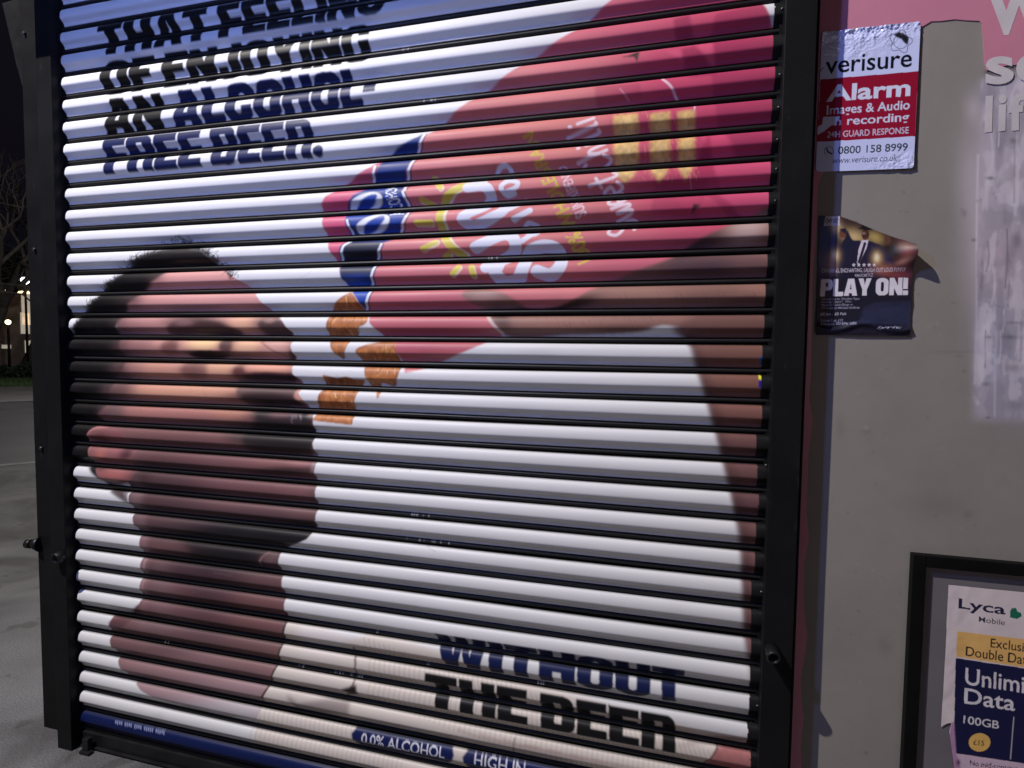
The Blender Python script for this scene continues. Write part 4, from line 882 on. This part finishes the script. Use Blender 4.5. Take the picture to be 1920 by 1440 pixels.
        k.fill([(1618, 578), (1640, 568), (1712, 566), (1712, 610), (1610, 606)], (44, 52, 84), 3, .8)
    def relief(U, V):
        n = vnoise(U.shape, (34, 60), 61, 3) - .5
        low = np.clip((V - .62) * 3, 0, 1)
        fold = np.exp(-((V - .80 + .10 * U) / .03) ** 2) * np.clip(U * 2 - .7, 0, 1) + np.exp(-((V - .93 - .03 * np.sin(U * 9)) / .025) ** 2)
        lift = np.clip((U - .62) / .38, 0, 1) ** 2.0 * np.exp(-((V - .30 - .1 * (1 - U)) / .11) ** 2)
        return 0.003 + 0.004 * low * n + 0.005 * fold * low + 0.036 * lift + 0.0015 * n
    m = printed("glossy_poster", 0.44, 0.02, 40, 0.4)
    o = sheet("theatre_poster", quad, YW - 0.002, paint, 250, 320, m, relief, keep=keep)
    tag(o, "torn dark blue theatre poster reading PLAY ON! with a lifted corner, below the alarm sign", "poster")
build_play_poster()

# ------------------------------------------------------------------ black frame board with a phone network poster in it
def build_board():
    root = empty("notice_board", (3.0, YW, 0.9))
    tag(root, "grey notice board in a thick black frame at the bottom right of the wall", "notice board")
    x0 = at(1701, 1200, YW)[0] - 0.004; z1 = at(1702, 1038, YW - .02)[2]; x1 = 3.35; z0 = 0.35; wd = 0.0285
    M_fr = noisy("black_frame", (0.003, 0.003, 0.003), (0.005, 0.005, 0.005), 20, 0.6, 0.05, spec=0.15)
    y0, y1 = YW - 0.024, YW - 0.001
    f = MB()
    f.box((x0, y0, z0), (x0 + wd, y1, z1), .002).box((x1 - wd, y0, z0), (x1, y1, z1), .002)
    f.box((x0 + wd + .0004, y0, z1 - wd), (x1 - wd - .0004, y1, z1), .002).box((x0 + wd + .0004, y0, z0), (x1 - wd - .0004, y1, z0 + wd), .002)
    f.build("frame", M_fr, root)
    M_bk = noisy("board_backing", (0.15, 0.14, 0.15), (0.185, 0.175, 0.185), 4, 0.45, 0.04)
    MB().box((x0 + wd + .0005, YW - 0.010, z0 + wd + .0005), (x1 - wd - .0005, y1, z1 - wd - .0005)).build("backing", M_bk, root)
    quad = [(1778, 1096), (1990, 1117), (1975, 1500), (1757, 1470)]
    keep = [(1778, 1096), (1990, 1117), (1975, 1500), (1792, 1476), (1786, 1420), (1779, 1370), (1783, 1354), (1775, 1356), (1764, 1362), (1770, 1250)]
    def paint(k):
        k.C[:] = k.c((226, 214, 214)); navy = (14, 18, 66)
        k.C *= (1 + .10 * (vnoise(k.C.shape[:2], 40, 71, 3) - .5))[..., None]
        k.text("Lyca", [(1797, 1121), (1885, 1133), (1884, 1158), (1796, 1146)], (24, 26, 66), 0.02)
        k.text("Mobile", [(1835, 1155), (1884, 1162), (1883, 1172), (1834, 1165)], (48, 46, 66), 0.002)
        k.fill([(1893, 1146), (1896, 1140), (1904, 1139), (1907, 1146), (1914, 1149), (1915, 1155), (1906, 1160), (1893, 1157)], (20, 112, 84), 0)
        k.fill([(1794, 1183), (1990, 1206), (1990, 1262), (1792, 1230)], (236, 188, 112), 0)
        k.text("Exclusive", [(1857, 1196), (1942, 1207), (1941, 1225), (1856, 1213)], (34, 26, 26), 0.008)
        k.text("Double Data", [(1811, 1211), (1935, 1229), (1934, 1248), (1810, 1229)], (34, 26, 26), 0.008)
        k.fill([(1791, 1233), (1990, 1263), (1980, 1440), (1787, 1411)], navy, 0)
        k.text("Unlimited", [(1810, 1251), (1978, 1276), (1978, 1308), (1809, 1283)], (226, 220, 226), 0.012)
        k.text("Data", [(1808, 1289), (1903, 1303), (1902, 1333), (1807, 1318)], (226, 220, 226), 0.012)
        k.text("100GB", [(1806, 1340), (1873, 1351), (1872, 1366), (1805, 1355)], (226, 220, 226), 0.01)
        k.stroke([(1900, 1344), (1894, 1422)], 2, (200, 196, 206), .9, 1)
        k.fill(ell(1836, 1391, 20.5, 17.5), (236, 190, 104), 0); k.text("£15", [(1824, 1386), (1845, 1388), (1845, 1398), (1824, 1395)], (60, 46, 36), 0.008)
        k.fill([(1786, 1411), (1990, 1442), (1990, 1520), (1780, 1520)], (214, 188, 206), 1)
        k.text("No mid-contract", [(1818, 1424), (1908, 1436), (1908, 1446), (1818, 1434)], (46, 36, 46), 0.004)
        k.fill([(1783, 1354), (1788, 1352), (1792, 1410), (1800, 1440), (1786, 1440), (1779, 1380)], (184, 140, 178), 1)
        k.blob(1796, 1428, 4, 6, (60, 44, 56), .9)
    rel = lambda U, V: 0.0016 + 0.0035 * (vnoise(U.shape, (60, 60), 81, 3) - .3) * np.clip(1.2 - U * 1.6, .15, 1)
    o = sheet("phone_poster", quad, YW - 0.0112, paint, 300, 460, printed("poster_paper", 0.5, 0.03, 60), rel, keep=keep)
    tag(o, "creased white and navy phone network poster stuck inside the black framed board", "poster")
build_board()

# ------------------------------------------------------------------ ground, road and verge beyond the corner
def build_ground():
    me = bpy.data.meshes.new("ground")
    S = 400
    me.from_pydata([(-S, -60, -0.02), (60, -60, -0.02), (60, S, -0.02), (-S, S, -0.02)], [], [(0, 1, 2, 3)])
    tag(link("ground", me, noisy("dark_earth", (0.03, 0.03, 0.028), (0.05, 0.05, 0.045), .4, .9)), kind="structure")
    # view direction past the shutter's left edge
    F = np.array([-math.sin(R(55.5)), math.cos(R(55.5)), 0]); G = np.array([F[1], -F[0], 0])
    base = np.array([CAM[0], CAM[1], 0])
    def strip(name, d0, d1, z, mat, half=60, near=None):
        a = base + F * d0; b = base + F * d1
        P = [a - G * half, a + G * half, b + G * half, b - G * half]
        me = bpy.data.meshes.new(name); me.from_pydata([(p[0], p[1], z) for p in P], [], [(0, 1, 2, 3)])
        return tag(link(name, me, mat), kind="structure")
    def d_of(py):
        p = at_ground(30, py); return float(np.dot(p - base, F))
    mp = noisy("worn_paving", (0.105, 0.107, 0.112), (0.19, 0.192, 0.198), 1.6, 0.75, 0.25, detail=9, bscale=50)
    nt = mp.node_tree; b = nt.nodes["Principled BSDF"]
    # darker stained patches
    tc = nt.nodes.new("ShaderNodeTexCoord"); n3 = nt.nodes.new("ShaderNodeTexNoise"); n3.inputs["Scale"].default_value = 1.1; n3.inputs["Detail"].default_value = 4; n3.inputs["Distortion"].default_value = 1.2
    nt.links.new(tc.outputs["Object"], n3.inputs["Vector"])
    rp = nt.nodes.new("ShaderNodeValToRGB"); rp.color_ramp.elements[0].position = .42; rp.color_ramp.elements[0].color = (.45, .44, .43, 1); rp.color_ramp.elements[1].position = .55; rp.color_ramp.elements[1].color = (1, 1, 1, 1)
    nt.links.new(n3.outputs["Fac"], rp.inputs[0])
    mx = nt.nodes.new("ShaderNodeMix"); mx.data_type = 'RGBA'; mx.blend_type = 'MULTIPLY'; mx.inputs[0].default_value = .8
    src = b.inputs["Base Color"].links[0].from_socket
    nt.links.new(src, mx.inputs[6]); nt.links.new(rp.outputs[0], mx.inputs[7]); nt.links.new(mx.outputs[2], b.inputs["Base Color"])
    for sc_, lo_, hi_, c0, c1, f_ in ((160, .40, .62, (.62, .60, .58), (1.15, 1.15, 1.15), .8), (7, .60, .66, (1, 1, 1), (.55, .53, .5), .7)):      # grit, gum and oil spots
        n4 = nt.nodes.new("ShaderNodeTexNoise"); n4.inputs["Scale"].default_value = sc_; n4.inputs["Detail"].default_value = 5
        nt.links.new(tc.outputs["Object"], n4.inputs["Vector"])
        r4 = nt.nodes.new("ShaderNodeValToRGB"); r4.color_ramp.elements[0].position = lo_; r4.color_ramp.elements[0].color = (*c0, 1); r4.color_ramp.elements[1].position = hi_; r4.color_ramp.elements[1].color = (*c1, 1)
        nt.links.new(n4.outputs["Fac"], r4.inputs[0])
        m4 = nt.nodes.new("ShaderNodeMix"); m4.data_type = 'RGBA'; m4.blend_type = 'MULTIPLY'; m4.inputs[0].default_value = f_
        nt.links.new(b.inputs["Base Color"].links[0].from_socket, m4.inputs[6]); nt.links.new(r4.outputs[0], m4.inputs[7]); nt.links.new(m4.outputs[2], b.inputs["Base Color"])
    dk = d_of(872)
    strip("pavement", -6, dk, 0.0, mp, 30)
    strip("near_kerb", dk + .005, dk + .16, 0.004, noisy("pale_kerb", (0.2, 0.2, 0.21), (0.28, 0.28, 0.29), 6, .75, .1), 30)
    mk = noisy("kerb_stone", (0.2, 0.2, 0.2), (0.3, 0.3, 0.29), 5, 0.7, 0.1)
    mr = noisy("asphalt", (0.055, 0.056, 0.062), (0.08, 0.081, 0.087), 1.2, 0.6, 0.3, bscale=40)
    strip("road", dk + .165, d_of(752), -0.008, mr)
    strip("kerb", d_of(752) + .005, d_of(752) + .25, -0.002, mk)
    strip("far_pavement", d_of(752) + .26, d_of(724), -0.004, noisy("far_paving", (0.12, 0.12, 0.115), (0.17, 0.165, 0.16), 1.5, .8))
    dg0, dg1 = d_of(724) + .02, 46
    strip("verge", dg0, dg1, -0.006, noisy("turf", (0.03, 0.055, 0.022), (0.05, 0.08, 0.035), 3, .9))
    # blades
    V, Fc = [], []; g = np.random.default_rng(5)
    for i in range(9000):
        d = dg0 + 10 * g.random() ** 1.5; s_ = (g.random() - .5) * 5.0 - 0.2; p = base + F * d + G * s_; h = .05 + .09 * g.random(); a = g.random() * 6.3
        q = np.array([math.cos(a), math.sin(a), 0]) * .014; l = np.array([g.normal(0, .03), g.normal(0, .03), h]); n = len(V)
        V += [tuple(p + q), tuple(p - q), tuple(p + l)]; Fc.append((n, n + 1, n + 2))
    me = bpy.data.meshes.new("grass"); me.from_pydata(V, [], Fc)
    tag(link("grass", me, noisy("grass_blade", (0.05, 0.10, 0.035), (0.08, 0.14, 0.05), 2, .8)), kind="stuff", label="short green grass on the verge beyond the road", cat="grass")
    return base, F, G, d_of
base, F, G, d_of = build_ground()

def far(px, py, d):
    "point seen past the shutter's left edge at ground distance d"
    dr = AF + (px - 960) / FPX * AR - (py - 720) / FPX * AU
    t = d / float(np.dot(dr, F)); return CAM + dr * t

def build_far():
    # low house beyond the verge
    hd = 44.0
    c = far(25, 660, hd); root = empty("far_house", (c[0], c[1], 0))
    tag(root, "dim brick house with lit windows far beyond the grass verge", "house")
    mb = noisy("dark_brick", (0.20, 0.15, 0.13), (0.30, 0.23, 0.20), 2.2, .85, .2)
    def blk(u0, u1, d0, d1, z0, z1):
        P = [np.array([c[0], c[1], 0]) + G * u + F * d for u, d in ((u0, d0), (u1, d0), (u1, d1), (u0, d1))]
        return [(p[0], p[1], z0) for p in P], (0, 0, z1 - z0)
    MB().prism(*blk(-7, 7, 0, 8, -.02, 5.0)).build("wall", mb, root)
    P0 = [np.array([c[0], c[1], 0]) + G * u + F * d for u, d in ((-7.3, -.3), (7.3, -.3), (7.3, 8.3), (-7.3, 8.3))]
    bm = MB(); v = [bm.bm.verts.new((p[0], p[1], 5.01)) for p in P0]; rg = [np.array([c[0], c[1], 0]) + G * u + F * 4 for u in (-5, 5)]
    r = [bm.bm.verts.new((p[0], p[1], 7.2)) for p in rg]
    for f in ((v[0], v[1], r[1], r[0]), (v[1], v[2], r[1]), (v[2], v[3], r[0], r[1]), (v[3], v[0], r[0])): bm.bm.faces.new(f)
    bm.build("roof", noisy("slate", (0.015, 0.015, 0.017), (0.03, 0.03, 0.033), 3, .7), root)
    def glow(name, rgb, s):
        m = bpy.data.materials.new(name); m.use_nodes = True; n = m.node_tree.nodes["Principled BSDF"]
        n.inputs["Base Color"].default_value = (*rgb, 1); n.inputs["Emission Color"].default_value = (*rgb, 1); n.inputs["Emission Strength"].default_value = s; return m
    warm, cool = glow("lit_pane", (1.0, 0.72, 0.38), 2.2), glow("lit_pane_pale", (0.9, 0.78, 0.62), 0.35)
    M_fr = noisy("window_frame", (0.4, 0.38, 0.36), (0.5, 0.48, 0.45), 4, .6)
    for px, py, wd, h, mt in ((50, 578, .55, 2.0, cool), (47, 606, .5, 1.3, cool), (52, 650, .35, .8, cool), (12, 650, .5, .3, cool)):
        p = far(px, py, hd); u = float(np.dot(p - c, G)); z = p[2]
        f = MB().prism(*blk(u - wd / 2, u + wd / 2, -.06, -.002, z - h / 2, z + h / 2)).build("window", M_fr, root)
        MB().prism(*blk(u - wd / 2 + .05, u + wd / 2 - .05, -.07, -.061, z - h / 2 + .05, z + h / 2 - .05)).build("pane", mt, f)
    # porch canopy with its row of small lamps
    p = far(33, 545, hd - 2)
    lamps = empty("lamp_string", (p[0], p[1], p[2])); tag(lamps, "row of warm lit bulbs hanging above the far house's window", "string lights")
    bm = MB(); bm.tube(p - G * .75, p + G * .7, .02, .02, 6); bm.build("wire", M_black, lamps)
    for i in range(7):
        q = p + G * (-.62 + i * .2) + np.array([0, 0, -.10 + .05 * (i % 2)])
        b2 = MB(); bmesh.ops.create_icosphere(b2.bm, subdivisions=2, radius=.11, matrix=Matrix.Translation(Vector(q))); b2.build("bulb", warm, lamps)
    # white street lantern
    def lantern(px, py, d, rr, mat, label):
        p = far(px, py, d); o = empty("street_lamp", (p[0], p[1], 0)); tag(o, label, "street lamp", "street lamps beyond the verge")
        MB().tube((p[0], p[1], -.02), (p[0], p[1], p[2] - rr), .06, .045, 10).build("post", M_rail, o)
        b2 = MB(); bmesh.ops.create_uvsphere(b2.bm, u_segments=16, v_segments=10, radius=rr, matrix=Matrix.Translation(Vector(p)))
        b2.build("lantern", mat, o)
    lantern(47, 526, 36, .17, glow("white_lantern", (0.85, 0.95, 1.0), 6.0), "tall street lamp with a white globe beside the lit bulbs")
    lantern(15, 604, 34, .11, glow("warm_lantern", (1.0, 0.85, 0.5), 3.0), "short lamp with a warm globe in front of the far house")
    # hedge on the verge
    g = np.random.default_rng(9)
    hc = base + F * 33.5
    V, Fc = [], []
    for i in range(9000):
        u = (g.random() - .5) * 12; t = g.random() * 1.2; z = g.random() ** .8 * (.62 + .10 * math.sin(u * 3.1) + .06 * math.sin(u * 9)); q = hc + G * u + F * t; q[2] = z
        a = g.normal(0, 1, 3); a /= np.linalg.norm(a); b = np.cross(a, g.normal(0, 1, 3)); b /= np.linalg.norm(b); s_ = .06 + .05 * g.random(); n = len(V)
        V += [tuple(q + a * s_), tuple(q + b * s_ * .6), tuple(q - a * s_), tuple(q - b * s_ * .6)]; Fc.append((n, n + 1, n + 2, n + 3))
    hd_ = empty("hedge", (hc[0], hc[1], 0)); tag(hd_, "low dark clipped hedge along the far edge of the verge", "hedge")
    me = bpy.data.meshes.new("foliage"); me.from_pydata(V, [], Fc); link("foliage", me, noisy("hedge_leaf", (0.012, 0.025, 0.010), (0.03, 0.05, 0.02), 2, .8), hd_)
    # bare trees
    mt = noisy("bark", (0.035, 0.031, 0.028), (0.07, 0.062, 0.056), 6, .9, .3)
    def tree(px, d, h, seed, label, spread=1.0):
        g = random.Random(seed); p = far(px, 650, d); o = empty("bare_tree", (p[0], p[1], 0)); tag(o, label, "tree", "bare trees beyond the road")
        tr, cr = MB(), MB()
        def grow(mb, q, dr, L, r, depth):
            if depth == 0 or r < .004: return
            n = 3; pts = [q]
            for k in range(n):
                dr = (dr + Vector((g.gauss(0, .13), g.gauss(0, .13), g.gauss(.02, .08)))).normalized(); pts.append(pts[-1] + dr * L / n)
            for k in range(n): mb.tube(pts[k], pts[k + 1], r * (1 - .28 * k / n), r * (1 - .28 * (k + 1) / n), 6 if r > .03 else 4, False)
            for j in range(g.choice((2, 3, 3))):
                nd = (dr + Vector((g.gauss(0, .62 * spread), g.gauss(0, .62 * spread), g.gauss(.05, .35)))).normalized()
                grow(cr, pts[-1] if j < 2 else pts[2], nd, L * g.uniform(.62, .82), r * g.uniform(.5, .66), depth - 1)
        grow(tr, Vector((p[0], p[1], -.02)), Vector((0, 0, 1)), h * .26, h * .020, 7)
        tr.build("trunk", mt, o); cr.build("crown", mt, o)
    tree(-34, 31.5, 12, 3, "bare leafless tree with low twigs nearest the hedge")
    tree(46, 40, 14, 8, "taller bare leafless tree behind the white globe lamp")
    tree(-70, 36, 13, 12, "bare leafless tree further left along the verge")
build_far()
